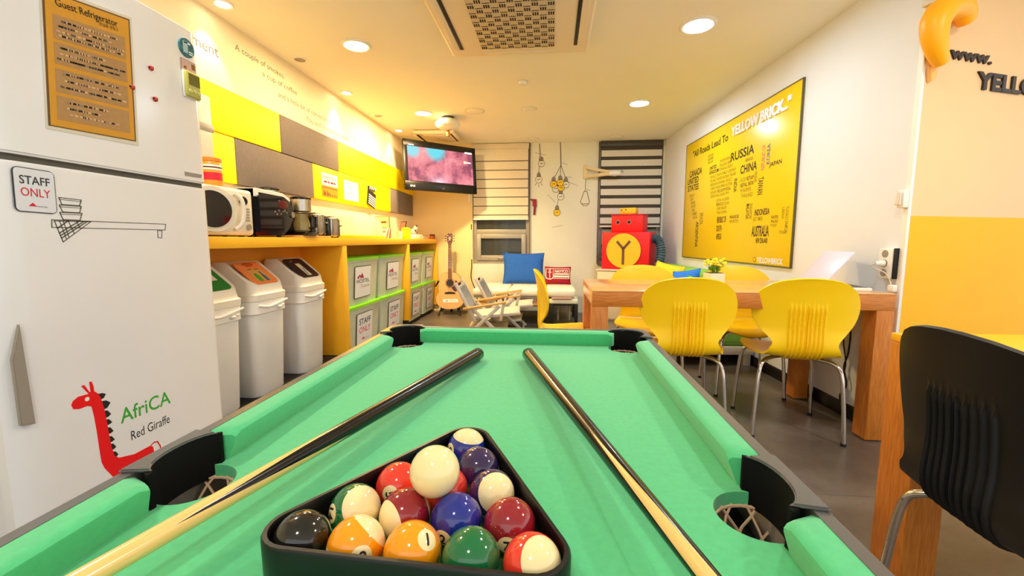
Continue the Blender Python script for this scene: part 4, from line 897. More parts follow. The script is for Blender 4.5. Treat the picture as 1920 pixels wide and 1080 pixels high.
for s in (-1, 1):
    b = MB(); b.tube(smooth_path([(0, .15, .28), (s*.11, .10, .13), (s*.135, -.02, .07), (s*.15, -.085, .012)], 5), .012, M_BLACKM, 8); part('leg', b, t)
    b = MB(); b.tube(smooth_path([(s*.10, .12, .10), (s*.11, .0, .072), (s*.115, -.05, .075), (s*.115, -.055, .115)], 5), .010, M_BLACKM, 8); part('arm', b, t)
b = MB(); b.tube([(0, .13, .3), (0, .34, .012)], .011, M_BLACKM, 8); part('leg', b, t)
b = MB(); b.tube(smooth_path([(-.0, .15, .55), (-.12, .1, .52), (-.195, .0, .42), (-.172, -.045, .46), (-.155, -.05, .50)], 5), .008, M_BLACKM, 8); part('neck_hook', b, t)

# ---------------------------------------------------------------- folding camp chairs (facing +X)
def camp_chair(label, x, y, rz):
    t = thing('camp_chair', label, 'folding chair', (x, y, 0), rz, 'low folding canvas chairs')
    def bar(b, p, q, w=.035, th=.014, m=M_ALUW):
        p = Vector(p); q = Vector(q); d = q-p; R = d.to_track_quat('X', 'Z').to_matrix().to_4x4(); b.box((p+q)/2, (d.length+w*.6, th, w), m, .004, rot=R)
    for s in (-1, 1):
        v = s*.245
        b = MB(); bar(b, (-.30, v, .02), (.12, v, .40)); part('leg', b, t)
        b = MB(); bar(b, (.24, v*.93, .02), (-.14, v*.93, .37)); part('leg', b, t)
        b = MB(); bar(b, (-.12, v*.96, .26), (-.31, v*.96, .63)); part('back_post', b, t)
        b = MB(); b.box((-.02, v*1.05, .415), (.44, .05, .02), M_LWOOD, .005, rot=Matrix.Rotation(math.radians(-9), 4, 'Y')); part('armrest', b, t, label='wooden armrest')
        b = MB(); bar(b, (-.16, v*.9, .285), (.33, v*.9, .33), .03); part('seat_rail', b, t)
        b = MB(); bar(b, (.14, v*1.02, .27), (.17, v*1.02, .43), .03); part('arm_post', b, t)
    b = MB(); bar(b, (.32, -.23, .33), (.32, .23, .33), .03, .02); bar(b, (-.28, -.24, .03), (-.28, .24, .03), .03, .02); bar(b, (.22, -.23, .03), (.22, .23, .03), .03, .02); part('stretcher', b, t)
    b = MB(); b.grid(lambda u, w: (lerp(-.165, -.295, u)-.02*math.sin(PI*u)*math.sin(PI*w), lerp(-.235, .235, w), lerp(.335, .60, u)), 8, 8, M_CANVAS); o = part('back_canvas', b, t, label='grey canvas back')
    o.modifiers.new('thick', 'SOLIDIFY').thickness = .012
    b = MB(); b.grid(lambda u, w: (lerp(-.15, .32, u), lerp(-.225, .225, w), lerp(.30, .345, u)-.03*math.sin(PI*u)*math.sin(PI*w)), 8, 8, M_CANVAS2); o = part('seat_canvas', b, t); o.modifiers.new('thick', 'SOLIDIFY').thickness = .012
    b = MB(); b.grid(lambda u, w: (lerp(-.2, .2, u), lerp(-.22, .22, w), .17-.02*math.sin(PI*u)), 6, 6, M_CANVAS2); o = part('under_shelf', b, t); o.modifiers.new('thick', 'SOLIDIFY').thickness = .02
    b = MB(); b.box((-.305, .0, .605), (.015, .1, .04), mat('maroon_strap', '5a1c2c', .8), .004); part('strap', b, t)
camp_chair('grey canvas folding chair with wooden arms, the nearer of the two by the guitar', -.66, 4.42, math.radians(4))
camp_chair('grey canvas folding chair with wooden arms, the one against the white daybed', -.55, 4.98, math.radians(2))

# ---------------------------------------------------------------- daybed under the left window
t = thing('daybed', 'low daybed with a white cushion under the left window', 'daybed', (-.35, 5.7, 0))
for k, (x0, x1) in enumerate(((-1.0, -.55), (-.545, -.08), (-.075, .305))): b = MB(); b.bb((x0, 5.3, .355), (x1, 6.12, .455), M_CREAMF, .035, 4); part('cushion', b, t, True)
b = MB(); b.bb((-.99, 5.34, .335), (-.035, 6.1, .354), M_WPL2, .004); b.bb((-.99, 6.001, .05), (.3, 6.1, .335), M_WPL2, .004); part('frame', b, t, True)
b = MB(); b.bb((-.99, 5.33, .245), (-.03, 6.0, .27), M_LWOOD, .004); part('shelf_board', b, t, True)
b = MB(); b.bb((-.98, 5.36, .17), (-.04, 5.9, .243), M_WPL2, .006); part('drawer', b, t, True)
b = MB(); b.bb((-.028, 5.3, .275), (.33, 6.0, .334), M_CREAMF, .01); part('side_box', b, t, True, 'cream box end')
for x, y in ((-.0, 5.32), (.31, 5.32), (-.0, 5.95), (.31, 5.95), (-.95, 5.4), (-.95, 5.95)): b = MB(); b.bb((x-.02, y-.02, 0), (x+.02, y+.02, .274 if x > -.5 else .17), M_BLACKM, .003); part('leg', b, t, True)
b = MB(); b.bb((.02, 5.31, .25), (.29, 5.33, .274), M_BLACKM, .003); b.bb((.02, 5.31, .01), (.29, 5.33, .035), M_BLACKM, .003); part('leg_rail', b, t, True)
t2 = thing('step_stool', 'small silver step in the black frame under the daybed end', 'stool', (.17, 5.75, 0)); b = MB(); b.bb((.05, 5.6, .2), (.28, 5.85, .225), M_ALUW, .004); part('top', b, t2, True)
for x in (.09, .24): b = MB(); b.cyl((x, 5.72, 0), (x, 5.72, .2), .014, M_ALUW); part('leg', b, t2, True)
def zigzag(name, c1, c2, scale):
    m = mat(name, c1, .9); nt = m.node_tree; p = nt.nodes['Principled BSDF']; tc = nt.nodes.new('ShaderNodeTexCoord'); w = nt.nodes.new('ShaderNodeTexWave'); w.inputs['Scale'].default_value = scale; w.inputs['Distortion'].default_value = 6; w.inputs['Detail'].default_value = 1
    cr = nt.nodes.new('ShaderNodeValToRGB'); cr.color_ramp.interpolation = 'CONSTANT'; cr.color_ramp.elements[0].color = lin(c1); cr.color_ramp.elements[1].position = .5; cr.color_ramp.elements[1].color = lin(c2)
    nt.links.new(tc.outputs['Object'], w.inputs['Vector']); nt.links.new(w.outputs['Fac'], cr.inputs[0]); nt.links.new(cr.outputs[0], p.inputs['Base Color']); return m
b = MB()
for k in range(3): b.bb((-.46, 5.34+.004*k, .271+.02*k), (-.06, 5.8, .289+.02*k), zigzag('pink_pattern_wool', 'e6c6b8', 'a87c70', 14), .008, 3)
solo('blanket', b, 'folded pale pink patterned blanket on the shelf under the cushion', 'blanket', (-.26, 5.55, .271), world=True)
b = MB(); b.bb((.0, 5.28, .3355), (.25, 5.5, .3545), zigzag('red_zigzag_wool', '9a4a44', 'ead0c0', 26), .006, 3); solo('blanket', b, 'folded red zigzag blanket edge showing under the cushion right end', 'blanket', (.12, 5.4, .336), world=True)
def cushion(name, label, w, h, d, m, loc, rz, tilt, roll=0.0, group=None, extra=None):
    b = MB(); n = 16
    def prof(u, v, s):
        x = (u-.5)*2; z = (v-.5)*2; e = max(0, (1-abs(x)**2.6))*max(0, (1-abs(z)**2.6)); k = 1-.07*(1-abs(x)**2)*(abs(z)**4); k2 = 1-.07*(1-abs(z)**2)*(abs(x)**4)
        return (x*w/2*k2, s*(d/2*e**.55+.002), z*h/2*k)
    X = Matrix.Translation((0, 0, h/2*math.cos(tilt))) @ Matrix.Rotation(tilt, 4, 'X') @ Matrix.Rotation(roll, 4, 'Y')
    b.grid(lambda u, v: prof(u, v, -1), n, n, m, X); b.grid(lambda u, v: prof(u, v, 1), n, n, m, X)
    bmesh.ops.remove_doubles(b.bm, verts=b.bm.verts, dist=.0045); bmesh.ops.recalc_face_normals(b.bm, faces=b.bm.faces[:])
    t = thing(name, label, 'cushion', loc, rz); part('cover', b, t, sharp=80)
    e = MB(); e.tube([X @ Vector(p) for p in [prof(k/n, 0, 0) for k in range(n+1)]+[prof(1, k/n, 0) for k in range(1, n+1)]+[prof(1-k/n, 1, 0) for k in range(1, n+1)]+[prof(0, 1-k/n, 0) for k in range(1, n)]], .004, m, 6, closed=True); part('piping', e, t)
    if extra: extra(t, X @ FR((0, -d/2-.005, 0), (1, 0, 0)), w, h, d)
    return t
cushion('throw_cushion', 'big blue cushion leaning on the left window sill', .58, .44, .14, M_BLUECUSH, (-.395, 5.98, .456), 0, math.radians(-12))
def navy(t, X, w, h, d):
    b = MB(); b.stroke([(-w*.44, -h*.2), (w*.44, -h*.2), (w*.44, h*.36), (-w*.44, h*.36)], .007, M_PINKINK, X, closed=True); b.stroke([(-w*.17, -h*.2), (-w*.17, h*.36)], .006, M_PINKINK, X)
    b.text('NAVYCO', M_PINKINK, X, w=w*.5, h=h*.17, x=-w*.11, y=h*.13, bold=.03); b.stroke([(-w*.11, h*.06), (w*.39, h*.06)], .018, M_PINKINK, X); b.stroke([(-w*.11, -h*.08), (w*.39, -h*.08)], .026, M_PINKINK, X)
    b.stroke([(-w*.3, h*.26), (-w*.3, -h*.12)], .012, M_PINKINK, X); b.stroke([(-w*.36, h*.16), (-w*.24, h*.16)], .010, M_PINKINK, X); b.stroke([(-w*.3+.055*math.cos(a), -h*.02+.055*math.sin(a)) for a in [PI+PI*k/8 for k in range(9)]], .012, M_PINKINK, X); b.stroke(circ(.012, 10, -w*.3, h*.29), .006, M_PINKINK, X, closed=True)
    part('print', b, t)
cushion('throw_cushion', 'small maroon cushion printed NAVYCO with an anchor', .36, .245, .10, M_MAROON, (.085, 5.95, .456), math.radians(-4), math.radians(-12), extra=navy)

# ---------------------------------------------------------------- robot on its cabinet
t = thing('cabinet', 'pale cream cabinet under the red robot in the far right corner', 'cabinet', (1.03, 5.88, 0), math.radians(-22)); b = MB(); b.bb((-.36, -.24, .0), (.36, .24, .66), mat('pale_cabinet', 'ecd6b0', .5), .006); part('body', b, t); b = MB(); b.bb((-.35, -.256, .02), (-.004, -.241, .65), MATS['pale_cabinet'], .004); part('door', b, t); b = MB(); b.bb((.004, -.256, .02), (.35, -.241, .65), MATS['pale_cabinet'], .004); part('door', b, t); b = MB(); b.bb((-.37, -.26, .661), (.37, .25, .682), M_WPL2, .004); part('top', b, t)
R0 = thing('robot_figure', 'big red box robot with a yellow Y disc standing in the far right corner', 'robot figure', (1.03, 5.88, .683), math.radians(-24))
b = MB(); b.bb((-.31, -.20, 0), (.31, .22, .485), M_RED, .01); part('body', b, R0)
b = MB(); b.bb((-.205, -.15, .486), (.205, .15, .715), M_RED, .01); b.bb((-.21, -.155, .70), (.21, .155, .718), mat('dark_red_lid', 'c41020', .5), .003); part('head', b, R0)
hd = R0.children[-1]
for x in (-.115, .03):
    b = MB(); b.cyl((x, -.156, .615), (x, -.149, .615), .024, M_BLACKM, n=18); b.tube([(x+.024*math.cos(2*PI*k/18), -.153, .615+.024*math.sin(2*PI*k/18)) for k in range(18)], .005, mat('pink_rim', 'e08088', .5), 6, closed=True); part('eye', b, hd)
b = MB(); b.bb((-.11, -.1, .719), (.10, .06, .805), mat('robot_yellow', 'fbc62a', .45), .016, 3); part('top_block', b, R0, label='yellow block with a small face')
tb = R0.children[-1]; b = MB(); b.sph((-.085, -.1, .775), .009, M_INK, 10, (1, .4, 1)); b.sph((-.03, -.1, .78), .009, M_INK, 10, (1, .4, 1)); b.sph((-.055, -.1, .745), .006, mat('dark_orange', 'c25a1c', .5), 10, (1, .4, 1)); part('face_dots', b, tb)
RF = FR((0, -.201, 0), (1, 0, 0))
b = MB(); b.prism(circ(.232, 48, -.02, .245), .006, mat('dark_red_lid', 'c41020', .5), RF); b.prism(circ(.224, 48, -.02, .245), .010, MATS['robot_yellow'], RF); part('disc', b, R0, label='yellow disc')
b = MB(); Y2 = RF @ Matrix.Translation((0, 0, .0105)); by = mat('brown_letter', '6a4a3a', .5)
b.stroke([(-.02, .08), (-.02, .28)], .030, by, Y2, .006); b.stroke([(-.02, .27), (-.095, .355)], .030, by, Y2, .006); b.stroke([(-.02, .27), (.055, .36)], .030, by, Y2, .006); part('letter', b, R0, label='brown letter Y')
def hose(s):
    P = smooth_path([(s*.31, -.02, .40), (s*.36, -.03, .40), (s*.405, -.04, .34), (s*.43, -.06, .22), (s*.42, -.1, .10)] if s > 0 else [(-.31, .10, .38), (-.345, .10, .36), (-.36, .08, .28), (-.36, .04, .18), (-.35, 0, .10)], 12)
    r = [.052+.008*math.cos(k*2.1) for k in range(len(P))]
    b = MB(); b.tube(P, r, M_HOSE, 14); o = part('arm', b, R0); h = MB(); h.box((s*.41 if s > 0 else -.35, -.12 if s > 0 else 0, .06), (.09, .08, .09), mat('grey_foam', '5a5862', .7), .02, 3); part('hand', h, o)
hose(1); hose(-1)

# ================================================================ right wall: poster
t = thing('poster', 'big yellow world map poster of country names on the right wall', 'poster', tuple((RW @ Vector((1.94, .866, 0)))), 0)
b = MB(); b.bb((.868, .866, .002), (3.02, 2.182, .014), mat('poster_yellow', 'f3cf0c', .28, spec=.6), .002, M=RW); part('panel', b, t, True)
b = MB(); PB = mat('poster_edge', '6b5f30', .5)
for a, c in (((.862, .86), (3.026, .868)), ((.862, 2.18), (3.026, 2.188)), ((.862, .86), (.870, 2.188)), ((3.018, .86), (3.026, 2.188))): b.bb((a[0], a[1], .001), (c[0], c[1], .018), PB, .001, M=RW)
part('frame', b, t, True)
P0 = RW @ Matrix.Translation((0, 0, .0145)); INK = {'D': mat('poster_black', '2e2a14', .5), 'G': M_INKO, 'W': mat('poster_white', 'f2f4f6', .25), 'R': mat('poster_rose', 'c9707a', .5), 'B': M_BLUEI}
b = MB()
for s, x, z, w, h, c in (('"All Roads Lead To', 1.071, 2.006, .856, .075, 'D'), ('RUSSIA', 2.006, 1.795, .414, .08, 'D'), ('CHINA', 2.203, 1.65, .276, .075, 'D'), ('JAPAN', 2.664, 1.628, .167, .045, 'D'), ('CANADA', .994, 1.79, .351, .075, 'D'), ('UNITED', .947, 1.71, .315, .069, 'D'), ('STATES', .957, 1.63, .314, .069, 'D'), ('MONGOLIA', 2.286, 1.743, .123, .03, 'G'), ('INDONESIA', 2.49, 1.266, .22, .052, 'D'), ('EAST TIMOR', 2.47, 1.222, .146, .033, 'G'), ('AUSTRALIA', 2.46, 1.092, .259, .09, 'D'), ('NEW ZEALAND', 2.534, 1.04, .174, .04, 'D'), ('REPUBLIC OF', 1.779, 1.235, .198, .06, 'D'), ('SOUTH', 1.775, 1.15, .117, .06, 'D'), ('AFRICA', 1.778, 1.07, .118, .06, 'D'), ('TONGA', 2.857, 1.11, .093, .026, 'G'), ('UNITED', 1.545, 1.79, .16, .036, 'D'), ('KINGDOM', 1.545, 1.745, .211, .036, 'D')):
    b.text(s, INK[c], P0, w=w, h=h, x=x, y=z, bold=.018 if c == 'D' else .004)
for s, x, z, w, h, d, c in (('REPUBLIC OF', 2.546, 1.629, .048, .2, 'u', 'R'), ('KOREA', 2.619, 1.664, .046, .158, 'u', 'B'), ('TAIWAN', 2.512, 1.435, .081, .141, 'd', 'D'), ('INDIA', 2.093, 1.503, .061, .123, 'd', 'D'), ('BRAZIL', 1.348, 1.231, .086, .129, 'd', 'G'), ('ARGENTINA', 1.243, .987, .075, .284, 'd', 'D'), ('MALAYSIA', 2.345, 1.246, .05, .13, 'd', 'D'), ('SINGAPORE', 2.403, 1.243, .044, .133, 'd', 'G'), ('HONGKONG', 2.449, 1.548, .042, .09, 'd', 'G'), ('TUVALU SAMOA', 2.924, 1.115, .039, .198, 'd', 'G'), ('LIBERIA', 2.878, 1.22, .03, .088, 'd', 'G')):
    if d == 'u': b.text(s, INK[c], P0, w=h, h=w, x=x+w, y=z, rot=PI/2, bold=.012)
    else: b.text(s, INK[c], P0, w=h, h=w, x=x, y=z+h, rot=-PI/2, bold=.012)
random.seed(11)
EU = 'FRANCE SPAIN ITALY GERMANY POLAND SWEDEN NORWAY FINLAND UKRAINE ROMANIA GREECE TURKEY IRAN IRAQ AUSTRIA HUNGARY BELGIUM PORTUGAL SERBIA BULGARIA JORDAN ISRAEL EGYPT SYRIA QATAR YEMEN OMAN KUWAIT'.split()
AF = 'LIBYA ALGERIA MOROCCO SUDAN CHAD NIGER MALI GHANA KENYA CONGO ANGOLA ZAMBIA GABON UGANDA TOGO BENIN'.split()
def fill(words, x0, x1, z0, z1, h, inset=None):
    z = z1; k = 0
    while z-h >= z0:
        v = (z1-z)/(z1-z0); a, c = x0, x1
        if inset: a += inset[0](v); c -= inset[1](v)
        x = a
        while x < c-.05:
            w = words[k % len(words)]; k += 1; wd = min(len(w)*h*.62, c-x); b.text(w, INK['G'] if random.random() < .8 else INK['D'], P0, w=wd, h=h*.85, x=x, y=z-h); x += wd+.012
        z -= h*1.12
fill(EU, 1.57, 2.15, 1.487, 1.735, .036, (lambda v: .03*v, lambda v: .18*v))
fill(EU[5:], 1.775, 2.09, 1.735, 1.86, .036, (lambda v: 0, lambda v: .1*(1-v)))
fill(AF, 1.74, 2.03, 1.306, 1.48, .036, (lambda v: .04*v, lambda v: .05*v))
fill(['LAOS', 'VIETNAM', 'NEPAL', 'BHUTAN', 'MYANMAR', 'THAILAND', 'CAMBODIA', 'PHILIPPINES', 'BRUNEI'], 2.2, 2.44, 1.40, 1.62, .042, (lambda v: .06*v, lambda v: 0))
fill(['MEXICO', 'CUBA', 'PANAMA', 'HAITI', 'PERU', 'CHILE', 'BOLIVIA', 'ECUADOR'], 1.0, 1.32, 1.29, 1.60, .038, (lambda v: .02+.16*v, lambda v: .14*(1-v)+.02))
fill(['NAURU', 'PALAU', 'FIJI', 'VANUATU'], 2.74, 2.86, 1.14, 1.26, .030)
fill(['GREENLAND', 'ICELAND', 'FINLAND'], 1.49, 1.62, 1.86, 1.96, .03); fill(['MADAGASCAR', 'MAURITIUS'], 2.05, 2.22, 1.2, 1.3, .036)
part('map_lettering', b, t, True)
b = MB(); b.text('YELLOW BRICK.."', INK['W'], P0, w=.90, h=.092, x=2.01, y=2.02, bold=.03, ext=.012); part('title_lettering', b, t, True, 'raised white title letters')
b = MB(); b.text('YELLOWBRICK', INK['W'], P0, w=.368, h=.045, x=2.566, y=.878, bold=.03); b.prism(circ(.024, 6, 2.53, .90), .0008, mat('dark_orange', 'c25a1c', .5), P0); b.prism(circ(.016, 6, 2.53, .90), .0012, MATS['poster_yellow'], P0); part('logo_lettering', b, t, True)
# sockets, switch, cords near the corner
s0 = L_R-.062
t = thing('power_outlet', 'white triple socket with a plug on the right wall near the corner', 'power outlet', tuple(RW @ Vector((s0, .86, 0)))); b = MB(); b.bb((s0-.055, .86, .001), (s0+.03, 1.02, .035), M_WPL, .006, M=RW); part('housing', b, t, True)
for k in range(3):
    b = MB(); z = .89+k*.05; b.cyl((s0-.012, z, .034), (s0-.012, z, .0365), .02, M_GREYPL, M=RW, n=20); part('socket', b, t, True)
b = MB(); b.bb((s0+.031, .86, .001), (s0+.042, 1.02, .028), M_BLACKM, .002, M=RW); part('side_gap', b, t, True, 'black side strip')
t = thing('plug', 'white plug and looping cord in the middle socket', 'plug', tuple(RW @ Vector((s0-.012, .94, .037)))); b = MB(); b.cyl((s0-.012, .94, .0368), (s0-.02, .938, .075), .017, M_WPL, r2=.01, M=RW, n=16); part('plug_body', b, t, True); b = MB(); b.tube(smooth_path([(s0-.02, .938, .075), (s0-.045, .925, .085), (s0-.02, .905, .055), (s0+.012, .885, .04), (s0+.03, .84, .028), (s0+.02, .80, .02)], 6), .003, M_WPL2, 6, RW); part('cord', b, t, True)
t = thing('wall_switch', 'small white wall switch box above the socket at the corner', 'switch', tuple(RW @ Vector((L_R-.03, 1.22, .012)))); b = MB(); b.bb((L_R-.034, 1.225, .0085), (L_R+.006, 1.315, .036), M_WPL, .006, M=RW); part('case', b, t, True); b = MB(); b.prism([(L_R-.034, 1.24), (L_R-.004, 1.24), (L_R-.004, 1.30), (L_R-.018, 1.31)], .014, M_WPL2, RW @ Matrix.Translation((0, 0, .036)), bev=.003); part('rocker', b, t, True)
b = MB(); b.bb((L_R-.045, .792, .0085), (L_R-.005, .83, .036), M_WPL, .008, M=RW); solo('junction_box', b, 'small white cable box just above the table corner by the wall edge', 'junction box', tuple(RW @ Vector((L_R-.04, .78, .0125))), world=True)
t = thing('power_adapter', 'black power adapter and tangled cords on the wall under the dining table', 'power adapter', tuple(RW @ Vector((L_R-.30, .02, 0))))
b = MB(); s1 = L_R-.30
b.bb((s1-.03, .58, .002), (s1+.025, .68, .045), M_BLACKM, .008, M=RW); part('body', b, t, True)
b = MB()
b.tube(smooth_path([(s1, .60, .03), (s1+.03, .53, .03), (s1+.02, .4, .025), (s1-.01, .3, .02), (s1+.02, .2, .02), (s1-.01, .12, .03), (s1+.05, .05, .04), (s1+.07, .02, .06)], 7), .005, M_BLACKM, 6, RW)
b.tube(smooth_path([(s1-.02, .59, .03), (s1-.03, .45, .02), (s1+.0, .33, .02), (s1-.015, .18, .02), (s1+.04, .09, .03), (s1+.06, .02, .06)], 7), .004, M_BLACKM, 6, RW)
part('cord', b, t, True)
# yellow wall: banana lamp and letters
t = thing('wall_lamp', 'big yellow banana-shaped lamp high on the wall at the corner', 'wall lamp', tuple(YW @ Vector((0, 2.0, .0))))
P = smooth_path([(.175, 2.105, .05), (.135, 2.15, .055), (.07, 2.165, .06), (-.0, 2.14, .06), (-.045, 2.07, .06), (-.03, 1.98, .06), (.03, 1.90, .055)], 10); n = len(P)
b = MB(); b.tube(P, [.018+.043*math.sin(PI*min(1, .10+.84*k/(n-1)))**.8 for k in range(n)], mat('banana_yellow', 'fdb515', .4), 18, YW); part('banana_shade', b, t, True)
b = MB(); b.prism([(.005, 1.93), (.03, 1.83), (.065, 1.85), (.08, 2.0), (.1, 2.1), (.06, 2.16), (.01, 2.12)], .02, mat('pale_amber_back', 'f3bd6a', .5), YW @ Matrix.Translation((0, 0, .001)), bev=.003); part('back_plate', b, t, True, 'pale amber back plate')
b = MB(); b.bb((-.06, 2.165, .001), (.06, 2.21, .06), M_WPL2, .008, M=YW); b.tube([(-.0, 2.18, .02), (.01, 2.13, .008), (.006, 1.99, .008)], .005, M_DGREY, 6, YW); part('wall_mount', b, t, True)
b = MB(); ML = mat('dark_brown_letter', '2a1c16', .45)
b.text('www.', ML, YW, w=.30, h=.042, x=.165, y=1.957, ext=.008, bold=.03); b.text('YELLOW', ML, YW, w=.62, h=.088, x=.375, y=1.83, ext=.010, bold=.035)
solo('wall_letters', b, 'raised dark web address letters on the cream wall above the yellow', 'wall lettering', tuple(YW @ Vector((.45, 1.83, 0))), world=True)
# ================================================================ sofa behind the dining table
t = thing('sofa', 'green sofa on a white base along the right wall behind the dining table', 'sofa', tuple(RW @ Vector((1.6, 0, .3))))
b = MB(); b.bb((1.0, .10, .02), (2.62, .17, .72), M_WPL2, .006, M=RW); part('base', b, t, True, 'white base')
for s, o in ((1.05, .06), (1.05, .68), (2.57, .06), (2.57, .68)): b = MB(); b.bb((s-.03, 0, o-.03), (s+.03, .10, o+.03), M_WPL2, .003, M=RW); part('leg', b, t, True)
b = MB(); b.bb((1.0, .171, .03), (2.61, .40, .74), M_GREENF, .05, 4, M=RW); part('seat_cushion', b, t, True)
b = MB(); b.bb((.56, .402, .01), (2.61, .765, .17), M_GREENF, .06, 4, M=RW); part('back_cushion', b, t, True)
def wall_pt(s, o): return tuple((RW @ Vector((s, 0, o)))[:2])
cushion('throw_cushion', 'yellow cushion on the sofa beside the red robot', .42, .42, .13, M_YCUSH, wall_pt(1.50, .42)+(.402,), math.radians(-60), math.radians(-14), .12)
cushion('throw_cushion', 'blue cushion on the sofa behind the flower pot', .40, .38, .12, mat('bright_blue_cushion', '2a7cf0', .9, noise=.1, nscale=50), wall_pt(1.95, .38)+(.402,), math.radians(-70), math.radians(-14), -.15)
cushion('throw_cushion', 'green cushion lying at the near end of the sofa, seen under the table', .42, .34, .13, mat('grass_green_cushion', '6fc23f', .9, noise=.1, nscale=50), wall_pt(2.42, .42)+(.402,), math.radians(-60), math.radians(-20), .1)

# ================================================================ dining table and what is on it
DT = thing('dining_table', 'long oak dining table with thick square legs at the right wall', 'dining table', (.985, 2.68, 0))
x0, x1, y0, y1, zt = .222, 1.752, 2.33, 3.03, .79
b = MB(); b.bb((x0, y0, zt-.006), (x1-.0, y1, zt), M_WOODTOP, .002); part('tabletop', b, DT, True)
b = MB(); b.bb((x0, y0, zt-.088), (x1, y0+.03, zt-.0065), M_WOOD, .002); b.bb((x0, y1-.03, zt-.088), (x1-.0, y1, zt-.0065), M_WOOD, .002)
part('apron', b, DT, True)
b = MB(); b.bb((x0, y0+.0305, zt-.088), (x0+.03, y1-.0305, zt-.0065), M_WOODTOP, .002); b.bb((x1-.03, y0+.0305, zt-.088), (x1, y1-.0305, zt-.0065), M_WOODTOP, .002); part('apron', b, DT, True)
for x, y in ((x0, y0), (x1-.086, y0), (x0, y1-.1), (x1-.125, y1-.1)):
    b = MB(); b.bb((x, y, 0.006), (x+.086, y+.1, zt-.0885), M_WOODZ, .002); b.bb((x+.008, y+.008, 0), (x+.078, y+.092, .006), M_BLACKM); part('leg', b, DT, True)
t = thing('flower_pot', 'white square pot of small yellow flowers on the dining table', 'potted flowers', (1.045, 2.86, zt), .1)
b = MB(); b.prism(rrect(.10, .10, .008, 3), .062, mat('pot_white', 'f0e6cc', .4), bev=.003); b.box((0, 0, .0625), (.085, .085, .004), mat('soil', '4a3420', .9)); part('pot', b, t)
random.seed(3); b = MB(); fl = MB(); gm = mat('stem_green', '6f9a2a', .6); ym = mat('petal_yellow', 'fdea32', .6)
for k in range(34):
    a = random.random()*2*PI; r = .02*random.random()**.5; R2 = .075*random.random()**.5; h = .105+.05*random.random()
    p = [(r*math.cos(a), r*math.sin(a), .06), (r*1.6*math.cos(a), r*1.6*math.sin(a), .06+.5*(h-.06)), (R2*math.cos(a), R2*math.sin(a), h)]
    b.tube(p, .0016, gm, 5); fl.sph(p[2], .0085+.004*random.random(), ym, 8, (1, 1, .7))
    if k % 2: b.sph(p[1], .008, gm, 6, (1, .5, 1.4))
part('stems', b, t); part('blossoms', fl, t)
t = thing('laptop', 'pale lavender laptop half open on the dining table by the wall', 'laptop', (1.497, 2.62, zt), math.radians(-8))
lm = mat('lavender_lid', 'd4d2ea', .35); b = MB(); b.box((.115, 0, .009), (.23, .33, .018), M_WPL, .005); part('base', b, t)
b = MB(); b.box((.115, 0, .0185), (.2, .29, .002), M_DGREY); part('keyboard', b, t)
b = MB(); HL = Matrix.Translation((.0, 0, .022)) @ Matrix.Rotation(math.radians(-53), 4, 'Y'); b.box((.115, 0, .004), (.23, .33, .008), lm, .004, M=HL); part('lid', b, t, label='lavender lid')
b = MB(); b.box((.115, 0, -.001), (.21, .30, .002), M_BLACK, M=HL); part('screen', b, t); b = MB(); b.cyl((0, -.12, .018), (0, .12, .018), .008, M_DGREY, n=10); part('hinge', b, t)

